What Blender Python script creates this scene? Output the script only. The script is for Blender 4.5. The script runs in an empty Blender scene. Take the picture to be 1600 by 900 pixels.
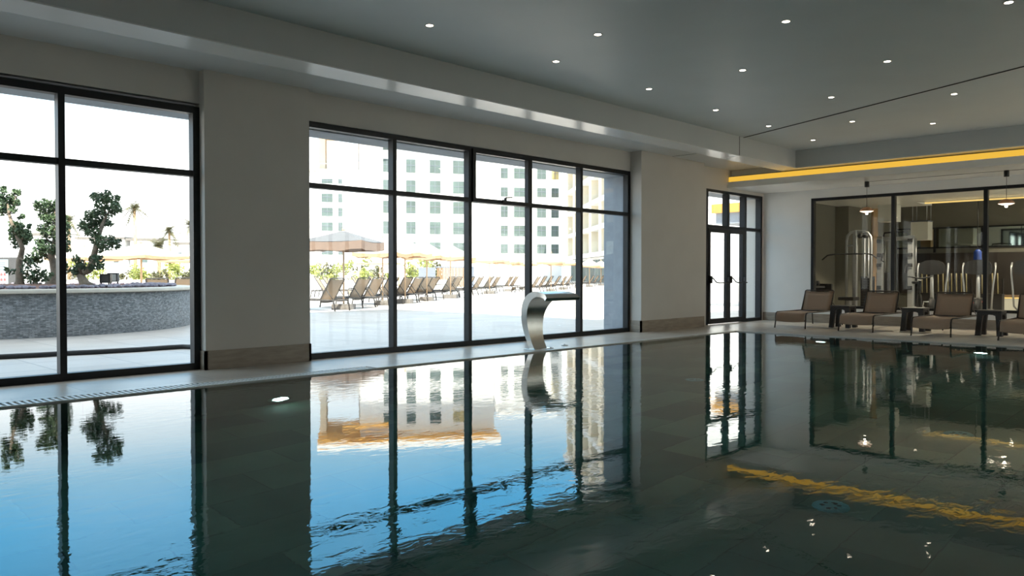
import bpy, bmesh, math, random
from mathutils import Vector, Matrix
random.seed(7)
C = bpy.context.scene.collection
PI = math.pi
scn = bpy.context.scene

# ------------------------------------------------------------------ camera
CAM_H, FPX = 1.07, 1230.7
YAW, PITCH = math.radians(44.44), math.radians(-0.987)
FW = Vector((math.cos(PITCH) * math.cos(YAW), math.cos(PITCH) * math.sin(YAW), math.sin(PITCH)))
RT = Vector((math.sin(YAW), -math.cos(YAW), 0))
UP = RT.cross(FW)
EYE = Vector((0, 0, CAM_H))
cd = bpy.data.cameras.new('camera')
cam = bpy.data.objects.new('camera', cd)
C.objects.link(cam)
cd.sensor_width = 36.0
cd.lens = 36.0 * FPX / 1600.0
cd.clip_start, cd.clip_end = 0.05, 2000
m3 = Matrix((RT, UP, -FW)).transposed()
cam.matrix_world = Matrix.Translation(EYE) @ m3.to_4x4()
scn.camera = cam


def at(x, y, D):
    """world point seen in direction (x, y) at axial distance D"""
    return EYE + (FW + RT * ((x - 800) / FPX) - UP * ((y - 450) / FPX)) * D


def azim(x):
    d = FW + RT * ((x - 800) / FPX)
    return math.atan2(d.y, d.x)


# ------------------------------------------------------------------ materials
def mat(name, col, rough=0.5, metal=0.0, var=0.08, scale=6.0, bump=0.0, spec=0.5, coat=0.0, emit=None, estr=0.0, col2=None, aniso=(1, 1, 1), coords='Object', trans=0.0):
    m = bpy.data.materials.new(name)
    m.use_nodes = True
    nt = m.node_tree
    b = nt.nodes['Principled BSDF']
    tc = nt.nodes.new('ShaderNodeTexCoord')
    mp = nt.nodes.new('ShaderNodeMapping')
    mp.inputs['Scale'].default_value = aniso
    nz = nt.nodes.new('ShaderNodeTexNoise')
    nz.inputs['Scale'].default_value = scale
    nz.inputs['Detail'].default_value = 5
    nt.links.new(tc.outputs[coords], mp.inputs[0])
    nt.links.new(mp.outputs[0], nz.inputs['Vector'])
    rp = nt.nodes.new('ShaderNodeValToRGB')
    a = Vector(col)
    c2 = Vector(col2) if col2 else a * (1 + var)
    c1 = a if col2 else a * (1 - var)
    rp.color_ramp.elements[0].position = 0.3
    rp.color_ramp.elements[1].position = 0.7
    rp.color_ramp.elements[0].color = (*c1, 1)
    rp.color_ramp.elements[1].color = (*[min(1, q) for q in c2], 1)
    nt.links.new(nz.outputs['Fac'], rp.inputs[0])
    nt.links.new(rp.outputs[0], b.inputs['Base Color'])
    b.inputs['Roughness'].default_value = rough
    b.inputs['Metallic'].default_value = metal
    b.inputs['Specular IOR Level'].default_value = spec
    b.inputs['Coat Weight'].default_value = coat
    if bump:
        bp = nt.nodes.new('ShaderNodeBump')
        bp.inputs['Strength'].default_value = bump
        bp.inputs['Distance'].default_value = 0.01
        nt.links.new(nz.outputs['Fac'], bp.inputs['Height'])
        nt.links.new(bp.outputs[0], b.inputs['Normal'])
    if emit:
        b.inputs['Emission Color'].default_value = (*emit, 1)
        b.inputs['Emission Strength'].default_value = estr
    if trans:
        b.inputs['Transmission Weight'].default_value = trans
    return m


def tile_mat(name, c1, c2, mortar, bw, bh, rough, msize=0.004, offset=0.5, noise=3.0, nstr=0.35, vert=False, spec=0.5, rot=0.0):
    """tiles laid by a brick pattern in object space"""
    m = bpy.data.materials.new(name)
    m.use_nodes = True
    nt = m.node_tree
    b = nt.nodes['Principled BSDF']
    tc = nt.nodes.new('ShaderNodeTexCoord')
    mp = nt.nodes.new('ShaderNodeMapping')
    if vert:
        sx = nt.nodes.new('ShaderNodeSeparateXYZ')
        ad = nt.nodes.new('ShaderNodeMath')
        cb = nt.nodes.new('ShaderNodeCombineXYZ')
        nt.links.new(tc.outputs['Object'], sx.inputs[0])
        nt.links.new(sx.outputs[0], ad.inputs[0])
        nt.links.new(sx.outputs[1], ad.inputs[1])
        nt.links.new(ad.outputs[0], cb.inputs[0])
        nt.links.new(sx.outputs[2], cb.inputs[1])
        nt.links.new(cb.outputs[0], mp.inputs[0])
    else:
        nt.links.new(tc.outputs['Object'], mp.inputs[0])
    mp.inputs['Rotation'].default_value = (0, 0, rot)
    br = nt.nodes.new('ShaderNodeTexBrick')
    br.offset = offset
    br.inputs['Scale'].default_value = 1.0
    br.inputs['Brick Width'].default_value = bw
    br.inputs['Row Height'].default_value = bh
    br.inputs['Mortar Size'].default_value = msize
    br.inputs['Color1'].default_value = (*c1, 1)
    br.inputs['Color2'].default_value = (*c2, 1)
    br.inputs['Mortar'].default_value = (*mortar, 1)
    nt.links.new(mp.outputs[0], br.inputs['Vector'])
    nz = nt.nodes.new('ShaderNodeTexNoise')
    nz.inputs['Scale'].default_value = noise
    nz.inputs['Detail'].default_value = 6
    nt.links.new(tc.outputs['Object'], nz.inputs['Vector'])
    mx = nt.nodes.new('ShaderNodeMix')
    mx.data_type = 'RGBA'
    mx.blend_type = 'OVERLAY'
    mx.inputs[0].default_value = nstr
    nt.links.new(br.outputs['Color'], mx.inputs[6])
    nt.links.new(nz.outputs['Color'], mx.inputs[7])
    hs = nt.nodes.new('ShaderNodeRGBToBW')
    nt.links.new(nz.outputs['Color'], hs.inputs[0])
    nt.links.new(hs.outputs[0], mx.inputs[7])
    nt.links.new(mx.outputs[2], b.inputs['Base Color'])
    b.inputs['Roughness'].default_value = rough
    b.inputs['Specular IOR Level'].default_value = spec
    bp = nt.nodes.new('ShaderNodeBump')
    bp.inputs['Strength'].default_value = 0.25
    bp.inputs['Distance'].default_value = 0.004
    nt.links.new(br.outputs['Fac'], bp.inputs['Height'])
    bp.invert = True
    nt.links.new(bp.outputs[0], b.inputs['Normal'])
    return m


def glass_mat(name, tint=(0.96, 0.98, 0.97), ior=1.5, gloss=1.0):
    m = bpy.data.materials.new(name)
    m.use_nodes = True
    nt = m.node_tree
    nt.nodes.remove(nt.nodes['Principled BSDF'])
    out = nt.nodes['Material Output']
    fr = nt.nodes.new('ShaderNodeFresnel')
    ge = nt.nodes.new('ShaderNodeNewGeometry')
    mr = nt.nodes.new('ShaderNodeMapRange')
    mr.inputs['To Min'].default_value = ior
    mr.inputs['To Max'].default_value = 1.0 / ior
    nt.links.new(ge.outputs['Backfacing'], mr.inputs['Value'])
    nt.links.new(mr.outputs[0], fr.inputs['IOR'])
    tr = nt.nodes.new('ShaderNodeBsdfTransparent')
    nz = nt.nodes.new('ShaderNodeTexNoise')
    nz.inputs['Scale'].default_value = 0.7
    rp = nt.nodes.new('ShaderNodeValToRGB')
    rp.color_ramp.elements[0].color = (*[c * 0.98 for c in tint], 1)
    rp.color_ramp.elements[1].color = (*tint, 1)
    nt.links.new(nz.outputs['Fac'], rp.inputs[0])
    nt.links.new(rp.outputs[0], tr.inputs['Color'])
    gl = nt.nodes.new('ShaderNodeBsdfGlossy')
    gl.inputs['Roughness'].default_value = 0.0
    gl.inputs['Color'].default_value = (gloss, gloss, gloss, 1)
    mx = nt.nodes.new('ShaderNodeMixShader')
    nt.links.new(fr.outputs[0], mx.inputs[0])
    nt.links.new(tr.outputs[0], mx.inputs[1])
    nt.links.new(gl.outputs[0], mx.inputs[2])
    nt.links.new(mx.outputs[0], out.inputs['Surface'])
    return m


def water_mat():
    m = bpy.data.materials.new('pool water')
    m.use_nodes = True
    nt = m.node_tree
    nt.nodes.remove(nt.nodes['Principled BSDF'])
    out = nt.nodes['Material Output']
    g = nt.nodes.new('ShaderNodeBsdfGlass')
    g.inputs['IOR'].default_value = 1.333
    g.inputs['Roughness'].default_value = 0.0
    tc = nt.nodes.new('ShaderNodeTexCoord')
    mp = nt.nodes.new('ShaderNodeMapping')
    mp.inputs['Rotation'].default_value = (0, 0, math.radians(20))
    mp.inputs['Scale'].default_value = (1.0, 1.7, 1.0)
    nt.links.new(tc.outputs['Object'], mp.inputs[0])
    n1 = nt.nodes.new('ShaderNodeTexNoise')
    n1.inputs['Scale'].default_value = 6.5
    n1.inputs['Detail'].default_value = 3.0
    n1.inputs['Distortion'].default_value = 0.6
    n2 = nt.nodes.new('ShaderNodeTexNoise')
    n2.inputs['Scale'].default_value = 0.35
    n2.inputs['Detail'].default_value = 1.0
    nt.links.new(mp.outputs[0], n1.inputs['Vector'])
    nt.links.new(tc.outputs['Object'], n2.inputs['Vector'])
    rp = nt.nodes.new('ShaderNodeMapRange')
    rp.inputs['From Min'].default_value = 0.42
    rp.inputs['From Max'].default_value = 0.62
    rp.inputs['To Min'].default_value = 0.25
    rp.inputs['To Max'].default_value = 1.0
    nt.links.new(n2.outputs['Fac'], rp.inputs['Value'])
    mu = nt.nodes.new('ShaderNodeMath')
    mu.operation = 'MULTIPLY'
    nt.links.new(n1.outputs['Fac'], mu.inputs[0])
    nt.links.new(rp.outputs[0], mu.inputs[1])
    bp = nt.nodes.new('ShaderNodeBump')
    bp.inputs['Strength'].default_value = 1.0
    bp.inputs['Distance'].default_value = 0.0014
    nt.links.new(mu.outputs[0], bp.inputs['Height'])
    nt.links.new(bp.outputs[0], g.inputs['Normal'])
    nt.links.new(g.outputs[0], out.inputs['Surface'])
    va = nt.nodes.new('ShaderNodeVolumeAbsorption')
    va.inputs['Color'].default_value = (0.30, 0.80, 0.78, 1)
    va.inputs['Density'].default_value = 0.30
    nt.links.new(va.outputs[0], out.inputs['Volume'])
    return m


def emit_mat(name, col, s):
    m = bpy.data.materials.new(name)
    m.use_nodes = True
    nt = m.node_tree
    nt.nodes.remove(nt.nodes['Principled BSDF'])
    e = nt.nodes.new('ShaderNodeEmission')
    e.inputs[0].default_value = (*col, 1)
    e.inputs[1].default_value = s
    nt.links.new(e.outputs[0], nt.nodes['Material Output'].inputs['Surface'])
    return m


M = {}
M['ceil'] = mat('ceiling paint', (0.78, 0.82, 0.83), 0.45, var=0.02, scale=1.5, spec=0.4)
M['soffit'] = mat('satin soffit paint', (0.78, 0.81, 0.83), 0.28, var=0.02, scale=1.5, spec=0.6)
M['beam'] = mat('grey beam paint', (0.60, 0.615, 0.61), 0.4, var=0.02, scale=1.5, spec=0.4)
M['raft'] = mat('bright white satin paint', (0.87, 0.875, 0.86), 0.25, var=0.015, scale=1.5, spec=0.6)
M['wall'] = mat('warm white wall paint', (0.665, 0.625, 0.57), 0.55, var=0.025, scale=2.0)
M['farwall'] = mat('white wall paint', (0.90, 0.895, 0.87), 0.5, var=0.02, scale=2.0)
M['base'] = mat('travertine skirting', (0.36, 0.30, 0.235), 0.4, var=0.15, scale=5, aniso=(1, 1, 6))
M['deck'] = tile_mat('stone deck tile', (0.54, 0.47, 0.40), (0.60, 0.53, 0.45), (0.34, 0.31, 0.28), 1.2, 0.6, 0.32, 0.005, noise=2.2, nstr=0.35)
M['coping'] = mat('pale stone coping', (0.62, 0.58, 0.52), 0.35, var=0.1, scale=7)
M['pool'] = tile_mat('green slate pool tile', (0.040, 0.125, 0.092), (0.13, 0.25, 0.17), (0.05, 0.09, 0.07), 0.9, 0.45, 0.5, 0.004, noise=1.3, nstr=0.95)
M['water'] = water_mat()
M['frame'] = mat('anthracite powder coat', (0.014, 0.015, 0.017), 0.40, var=0.15, scale=20, spec=0.32)
M['blackmetal'] = mat('black metal', (0.015, 0.014, 0.014), 0.4, var=0.2, scale=15)
M['glass'] = glass_mat('window glass', ior=1.3)
M['gymglass'] = glass_mat('partition glass', (0.93, 0.95, 0.93), 1.24)
M['steel'] = mat('brushed stainless steel', (0.62, 0.60, 0.56), 0.27, 1.0, var=0.06, scale=30, aniso=(1, 1, 12))
M['chrome'] = mat('satin chrome tube', (0.50, 0.51, 0.53), 0.42, 0.7, var=0.05, scale=20)
M['grate'] = mat('white overflow grate', (0.80, 0.80, 0.78), 0.4, var=0.05, scale=9)
M['dark'] = mat('dark gap', (0.02, 0.022, 0.024), 0.7, var=0.2, scale=9)
M['lamp'] = emit_mat('warm lamp lens', (1.0, 0.86, 0.68), 14)
M['led'] = emit_mat('amber led diffuser', (1.0, 0.58, 0.07), 0.62)
M['golded'] = emit_mat('gold led diffuser', (1.0, 0.66, 0.22), 0.8)
M['poollamp'] = emit_mat('pool lamp lens', (0.86, 1.0, 0.97), 9)
M['inlet'] = mat('teal inlet cover', (0.20, 0.55, 0.60), 0.4, var=0.1, scale=20)
M['mesh'] = mat('taupe sling mesh', (0.36, 0.245, 0.165), 0.75, var=0.12, scale=160)
M['loungeframe'] = mat('bronze lounger frame', (0.055, 0.043, 0.035), 0.4, 0.5, var=0.1, scale=20)
M['rattan'] = mat('dark moulded resin', (0.040, 0.034, 0.031), 0.55, var=0.3, scale=60, bump=0.3)
M['copper'] = mat('copper shade', (0.45, 0.24, 0.13), 0.35, 0.6, var=0.15, scale=12)
M['rubber'] = mat('black rubber', (0.018, 0.018, 0.02), 0.6, var=0.2, scale=20)
M['gymwall'] = mat('gym wall paint', (0.165, 0.158, 0.128), 0.6, var=0.05, scale=3)
M['gymfloor'] = mat('gym floor vinyl', (0.50, 0.47, 0.42), 0.35, var=0.15, scale=5)
M['gymceil'] = mat('gym ceiling paint', (0.70, 0.72, 0.66), 0.5, var=0.03, scale=2)
M['white'] = mat('white painted panel', (0.72, 0.72, 0.66), 0.5, var=0.03, scale=3)
M['wood'] = mat('brown slatted wood', (0.24, 0.15, 0.08), 0.6, var=0.3, scale=4, aniso=(12, 12, 0.6))
M['timber'] = mat('bamboo timber', (0.50, 0.33, 0.19), 0.7, var=0.2, scale=8, aniso=(1, 1, 0.3))
M['darkpanel'] = mat('dark wood panelling', (0.028, 0.022, 0.018), 0.5, var=0.3, scale=3, aniso=(8, 8, 0.4))
M['ochre'] = mat('warm light pilaster paint', (0.50, 0.31, 0.14), 0.5, var=0.1, scale=3)
M['mirror'] = mat('gym mirror', (0.55, 0.62, 0.60), 0.03, 1.0, var=0.02, scale=1)
M['blue'] = mat('blue plastic', (0.02, 0.07, 0.40), 0.4, var=0.1, scale=10)
M['red'] = mat('red plastic', (0.45, 0.05, 0.03), 0.4, var=0.1, scale=10)
M['yellowbar'] = mat('pale ash bars', (0.55, 0.46, 0.24), 0.5, var=0.1, scale=10)
M['patio'] = tile_mat('patio paving', (0.52, 0.475, 0.43), (0.59, 0.54, 0.50), (0.37, 0.35, 0.33), 0.9, 0.9, 0.5, 0.012, 0.0, noise=1.2, nstr=0.3)
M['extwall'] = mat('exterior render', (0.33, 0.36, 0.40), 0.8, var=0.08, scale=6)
M['facade'] = mat('white facade render', (0.80, 0.80, 0.79), 0.8, var=0.03, scale=0.5)
M['facadewarm'] = mat('cream facade render', (0.80, 0.70, 0.55), 0.8, var=0.05, scale=0.5)
M['orange'] = mat('ochre timber soffit', (0.72, 0.38, 0.09), 0.6, var=0.12, scale=1.5, aniso=(1, 1, 1))
M['winglass'] = mat('green tinted glazing', (0.085, 0.12, 0.115), 0.6, var=0.3, scale=0.4)
M['wingold'] = mat('curtained glazing', (0.45, 0.36, 0.16), 0.3, var=0.3, scale=0.8, aniso=(4, 4, 0.2))
M['loggia'] = mat('shaded loggia glazing', (0.18, 0.24, 0.22), 0.4, var=0.2, scale=0.4)
M['rim'] = mat('pale planter coping', (0.64, 0.60, 0.52), 0.5, var=0.08, scale=5)
M['soil'] = mat('red brown bark mulch', (0.16, 0.075, 0.05), 0.9, var=0.4, scale=20, bump=0.8)
M['rock'] = mat('mauve grey pebble', (0.25, 0.23, 0.28), 0.8, var=0.35, scale=4)
M['bark'] = mat('grey brown bark', (0.22, 0.175, 0.13), 0.9, var=0.3, scale=14, bump=0.6)
M['leaf'] = mat('dark green leaf', (0.034, 0.072, 0.036), 0.5, col2=(0.085, 0.135, 0.055), scale=3)
M['leaf2'] = mat('yellow green leaf', (0.20, 0.26, 0.06), 0.5, col2=(0.42, 0.42, 0.12), scale=3)
M['palm'] = mat('palm frond green', (0.06, 0.07, 0.03), 0.6, col2=(0.15, 0.13, 0.06), scale=1)
M['fabric'] = mat('natural canopy fabric', (0.40, 0.37, 0.34), 0.85, var=0.05, scale=5)
M['shadedfabric'] = mat('weathered grey canopy fabric', (0.105, 0.11, 0.12), 0.85, var=0.08, scale=5)  # shade on the nearest canopy is put into this fabric colour
M['darkvalance'] = mat('brown canopy valance', (0.20, 0.135, 0.10), 0.85, var=0.1, scale=12)
M['valance'] = mat('tan canopy valance', (0.40, 0.255, 0.15), 0.85, var=0.1, scale=12)
M['outmesh'] = mat('tan sling mesh', (0.27, 0.20, 0.135), 0.8, var=0.1, scale=120)
M['outframe'] = mat('brown aluminium tube', (0.035, 0.030, 0.028), 0.6, 0.0, var=0.1, scale=20)
M['block'] = mat('grey brown resin block', (0.17, 0.155, 0.14), 0.7, var=0.25, scale=12)
M['signboard'] = mat('grey sign cladding', (0.075, 0.075, 0.078), 0.6, var=0.1, scale=5)
M['signface'] = mat('pale blue sign face', (0.30, 0.36, 0.40), 0.4, var=0.03, scale=4)
M['signred'] = mat('red sign print', (0.50, 0.10, 0.10), 0.5, var=0.1, scale=9)
M['signgrey'] = mat('grey sign print', (0.16, 0.18, 0.22), 0.5, var=0.1, scale=9)
M['stoneclad'] = tile_mat('split face slate cladding', (0.13, 0.14, 0.148), (0.33, 0.34, 0.345), (0.10, 0.105, 0.11), 0.075, 0.021, 0.75, 0.002, noise=22, nstr=0.95, vert=True)


# ------------------------------------------------------------------ mesh helper
class MB:
    def __init__(s):
        s.v, s.f, s.sm = [], [], []

    def add(s, vs, fs, smooth=False):
        o = len(s.v)
        s.v += [Vector(p) for p in vs]
        s.f += [tuple(i + o for i in f) for f in fs]
        s.sm += [smooth] * len(fs)
        return s

    def box(s, x0, y0, z0, x1, y1, z1):
        v = [(x0, y0, z0), (x1, y0, z0), (x1, y1, z0), (x0, y1, z0), (x0, y0, z1), (x1, y0, z1), (x1, y1, z1), (x0, y1, z1)]
        return s.add(v, [(3, 2, 1, 0), (4, 5, 6, 7), (0, 1, 5, 4), (1, 2, 6, 5), (2, 3, 7, 6), (3, 0, 4, 7)])

    def cbox(s, x0, y0, z0, x1, y1, z1, c=0.01):
        """box with chamfered long edges all round"""
        bm = bmesh.new()
        t = MB().box(x0, y0, z0, x1, y1, z1)
        vs = [bm.verts.new(p) for p in t.v]
        for f in t.f:
            bm.faces.new([vs[i] for i in f])
        bmesh.ops.bevel(bm, geom=bm.edges[:], offset=c, segments=2, affect='EDGES', profile=0.6)
        bm.verts.index_update()
        s.add([v.co.copy() for v in bm.verts], [[v.index for v in f.verts] for f in bm.faces])
        bm.free()
        return s

    def obox(s, c, size, rot):
        hx, hy, hz = [q / 2 for q in size]
        t = MB().box(-hx, -hy, -hz, hx, hy, hz)
        return s.add([Vector(c) + rot @ p for p in t.v], t.f)

    def bar(s, a, b, w, h, up=(0, 0, 1)):
        a, b = Vector(a), Vector(b)
        d = (b - a).normalized()
        x = d.cross(Vector(up))
        if x.length < 1e-4:
            x = d.cross(Vector((1, 0, 0)))
        x.normalize()
        y = x.cross(d)
        r = Matrix((x, d, y)).transposed()
        return s.obox((a + b) / 2, (w, (b - a).length, h), r)

    def tube(s, pts, r, seg=8, caps=True):
        pts = [Vector(p) for p in pts]
        n = len(pts)
        rs = r if isinstance(r, (list, tuple)) else [r] * n
        o = len(s.v)
        vs, fs = [], []
        prev = None
        for i, p in enumerate(pts):
            d = (pts[min(i + 1, n - 1)] - pts[max(i - 1, 0)]).normalized()
            if prev is None:
                x = d.cross(Vector((0, 0, 1)))
                if x.length < 1e-3:
                    x = d.cross(Vector((1, 0, 0)))
            else:
                x = prev - d * prev.dot(d)
            x.normalize()
            prev = x
            y = d.cross(x)
            for k in range(seg):
                a = 2 * PI * k / seg
                vs.append(p + (x * math.cos(a) + y * math.sin(a)) * rs[i])
        for i in range(n - 1):
            for k in range(seg):
                k2 = (k + 1) % seg
                fs.append((i * seg + k, i * seg + k2, (i + 1) * seg + k2, (i + 1) * seg + k))
        s.add(vs, fs, True)
        if caps:
            s.f.append(tuple(o + k for k in reversed(range(seg))))
            s.f.append(tuple(o + (n - 1) * seg + k for k in range(seg)))
            s.sm += [False, False]
        return s

    def lathe(s, prof, c=(0, 0, 0), seg=24, smooth=True, axis='Z'):
        c = Vector(c)
        vs, fs = [], []
        for r, z in prof:
            for k in range(seg):
                a = 2 * PI * k / seg
                p = (r * math.cos(a), r * math.sin(a), z)
                if axis == 'Y':
                    p = (p[0], p[2], p[1])
                if axis == 'X':
                    p = (p[2], p[0], p[1])
                vs.append(c + Vector(p))
        n = len(prof)
        for i in range(n - 1):
            for k in range(seg):
                k2 = (k + 1) % seg
                fs.append((i * seg + k, i * seg + k2, (i + 1) * seg + k2, (i + 1) * seg + k))
        s.add(vs, fs, smooth)
        return s

    def prism(s, poly, a0, a1, axis='Y'):
        """extrude a 2D outline along an axis"""
        def P(u, v, a):
            return {'Y': (u, a, v), 'X': (a, u, v), 'Z': (u, v, a)}[axis]
        n = len(poly)
        vs = [P(u, v, a0) for u, v in poly] + [P(u, v, a1) for u, v in poly]
        fs = [tuple(range(n)), tuple(range(2 * n - 1, n - 1, -1))]
        fs += [(i, i + n, (i + 1) % n + n, (i + 1) % n) for i in range(n)]
        return s.add(vs, fs)

    def xf(s, mtx):
        s.v = [mtx @ p for p in s.v]
        return s

    def build(s, name, m, parent=None, loc=None):
        me = bpy.data.meshes.new(name)
        L = Vector(loc) if loc is not None else Vector((0, 0, 0))
        me.from_pydata([tuple(p - L) for p in s.v], [], s.f)
        bm = bmesh.new()
        bm.from_mesh(me)
        bmesh.ops.recalc_face_normals(bm, faces=bm.faces[:])
        bm.to_mesh(me)
        bm.free()
        for p, q in zip(me.polygons, s.sm):
            p.use_smooth = q
        me.materials.append(M[m] if isinstance(m, str) else m)
        o = bpy.data.objects.new(name, me)
        C.objects.link(o)
        if parent:
            o.parent = parent
        elif loc is not None:
            o.location = L
        return o


def tag(o, label=None, cat=None, group=None, kind=None):
    if label:
        o['label'] = label
    if cat:
        o['category'] = cat
    if group:
        o['group'] = group
    if kind:
        o['kind'] = kind
    return o


def thing(name, label, cat, loc=(0, 0, 0), rz=0.0, group=None):
    o = bpy.data.objects.new(name, None)
    C.objects.link(o)
    o.empty_display_size = 0.1
    o.location = loc
    o.rotation_euler = (0, 0, rz)
    return tag(o, label, cat, group)


kids = {}


def copy_tree(o, parent=None):
    c = o.copy()
    C.objects.link(c)
    if parent:
        c.parent = parent
    for ch in list(o.children):
        copy_tree(ch, c)
    return c


def struct(name, mb, m, label=None):
    o = mb.build(name, m)
    o['kind'] = 'structure'
    if label:
        o['label'] = label
    return o


# ------------------------------------------------------------------ dimensions
YW = 8.72            # inner face of the window wall
YO = 9.30            # its outer face
XG = 17.30           # far wall
PX0, PX1, PY0, PY1 = 0.45, 13.62, -2.0, 7.40   # pool
ZW = -0.014          # water level
DEPTH = -1.45
ZC, ZB, ZS = 3.57, 3.23, 3.35   # ceiling, beam bottom, soffit

# ------------------------------------------------------------------ room shell
fl = MB()
fl.box(-4, -5, -0.3, PX0 - 0.16, YO, 0)
GX, GW = 5.35, 0.24
fl.box(PX0 - 0.16, PY1 + GW, -0.3, GX, YO, 0)
fl.box(GX, PY1 + 0.16, -0.3, PX1 + 0.16, YO, 0)
fl.box(PX1 + 0.16, -5, -0.3, XG + 0.2, YO, 0)
fl.box(PX0 - 0.16, -5, -0.3, PX1 + 0.16, PY0 - 0.16, 0)
struct('floor', fl, 'deck')

pb = MB()
pb.box(PX0 - 0.3, PY0 - 0.3, DEPTH - 0.2, PX1 + 0.3, PY1 + 0.3, DEPTH)
pb.box(PX0 - 0.16, PY0 - 0.16, DEPTH, PX0, PY1 + 0.16, -0.05)
pb.box(PX1, PY0 - 0.16, DEPTH, PX1 + 0.16, PY1 + 0.16, -0.05)
pb.box(PX0, PY0 - 0.16, DEPTH, PX1, PY0, -0.05)
pb.box(PX0, PY1, DEPTH, PX1, PY1 + 0.16, -0.05)
struct('floor_pool', pb, 'pool', 'dark green slate tiled pool basin')
wt = MB().box(PX0 - 0.01, PY0 - 0.01, DEPTH - 0.01, PX1 + 0.01, PY1 + 0.01, ZW)
struct('pool_water', wt, 'water', 'still dark green water filling the indoor pool')

# overflow grate along the window side, coping stones on the others
g = MB().box(PX0 - 0.16, PY1 + 0.0, -0.09, GX, PY1 + GW, -0.07)
x = PX0 - 0.16
gs = MB()
while x < GX - 0.02:
    gs.box(x, PY1 + 0.012, -0.035, x + 0.026, PY1 + GW - 0.012, -0.001)
    x += 0.052
gs.box(PX0 - 0.16, PY1 + GW - 0.012, -0.035, GX, PY1 + GW, 0.0)
gs.box(PX0 - 0.16, PY1, -0.05, GX, PY1 + 0.012, 0.0)
og = thing('overflow_grate', 'white slatted overflow grate along the pool edge below the planter window', 'pool grate', (0, 0, 0))
g.build('gutter_channel', 'dark', og)
gs.build('slat_grating', 'grate', og)
cp = MB()
cp.cbox(PX1 - 0.02, PY0 - 0.16, -0.05, PX1 + 0.16, PY1, 0.002, 0.004)
cp.cbox(GX, PY1, -0.05, PX1 + 0.16, PY1 + 0.16, 0.002, 0.004)
struct('trim_1', cp, 'coping', 'pale stone coping on the far pool edge')
cp = MB()
cp.box(PX0 - 0.16, PY0 - 0.16, -0.05, PX0, PY1, 0.0)
cp.box(PX0, PY0 - 0.16, -0.05, PX1 - 0.02, PY0, 0.0)
struct('trim_2', cp, 'coping', 'pale stone coping on the near pool edges')

# ceiling slab, beams, soffits
struct('ceiling', MB().box(-4.2, -5.2, ZC, 15.40, 7.08, 4.0), 'ceil')
cb = MB()
cb.box(-4.2, 7.08, ZB, 15.80, 7.49, 4.0)
struct('ceiling_beam', cb, 'beam')
cb = MB()
cb.box(15.40, -5.2, ZB, 15.80, 7.08, 4.0)
struct('ceiling_beam', cb, 'beam')
struct('ceiling_lit_facing', MB().box(-4.2, 7.085, ZB - 0.012, 13.10, 7.49, ZB).box(13.115, 7.085, ZB - 0.012, 15.80, 7.49, ZB).box(15.405, -5.0, ZB - 0.012, 15.80, 7.08, ZB), 'raft')  # lighter facing on the beam undersides; window light put into its colour
struct('ceiling_soffit', MB().box(-4.2, 7.49, ZS, 15.80, YW, 4.0), 'soffit')
struct('ceiling_soffit', MB().box(15.80, -5.2, ZB, XG + 0.2, YW, 4.0), 'soffit')
# lowered raft over the loungers with its amber light slot
struct('ceiling_raft', MB().box(15.62, -5.0, 2.955, XG, YW, 3.085), 'raft')
struct('ceiling_raft_upstand', MB().box(15.69, -5.0, 3.085, XG, YW, 3.12), 'soffit')
ls = thing('led_strip', 'amber light strip glowing along the front of the lowered ceiling', 'light strip', (15.64, 2.0, 3.087))
MB().box(0.0, -7.0, 0.005, 0.03, 6.70, 0.105).build('diffuser', 'led', ls)
MB().box(0.03, -7.0, 0.0, 0.039, 6.71, 0.115).build('back_profile', 'white', ls)
# expansion joint in the ceiling and beam
j = MB()
j.bar((13.26, 7.08, ZC - 0.003), (10.9, 1.85, ZC - 0.003), 0.03, 0.008)
j.bar((10.9, 1.85, ZC - 0.003), (9.0, -4.9, ZC - 0.003), 0.03, 0.008)
j.box(13.10, 7.076, ZB, 13.112, 7.085, ZC)
j.box(13.06, 7.49, ZS - 0.003, 13.075, 8.47, ZS + 0.01)
struct('trim_3', j, 'rubber', 'dark expansion joint across the ceiling')

# window wall
PIER1 = (3.88, 5.20)
wl = MB()
WTOP = 2.985
wl.box(-4.2, YW, WTOP, XG + 0.2, YO, 4.0)
wl.box(-4.2, YW, -0.3, -3.7, YO, WTOP)
wl.box(-0.5, YW, -0.3, 0.0, YO, WTOP)
wl.box(PIER1[0], 8.60, -0.3, PIER1[1], YW + 0.13, ZS + 0.02)
wl.box(4.25, YW, -0.3, PIER1[1], YO, WTOP)
wl.box(14.2, YW, -0.3, 14.74, YO, WTOP)
wl.box(14.72, YW, 2.885, 17.24, YO, WTOP)
wl.box(17.24, YW, -0.3, XG + 0.2, YO, WTOP)
struct('wall_left', wl, 'wall')
p2 = MB()
p2.box(12.04, 8.47, -0.3, 13.06, YO, ZS + 0.02)
p2.box(13.07, 8.50, -0.3, 14.28, YO, ZS + 0.02)
struct('wall_left_pillar', p2, 'wall')
# outside face of the building (rendered, blue in the shade)
ex = MB()
ex.box(-4.2, YW + 0.14, 2.905, 14.74, YO + 0.02, 4.0)
ex.box(14.74, YW + 0.14, 2.83, XG + 6, YO + 0.02, 4.0)
ex.box(4.22, 8.86, 0, PIER1[1] + 0.02, YO + 0.02, WTOP)
ex.box(12.02, 8.84, 0, 14.70, YO + 0.02, WTOP)
struct('wall_exterior', ex, 'extwall')
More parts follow.
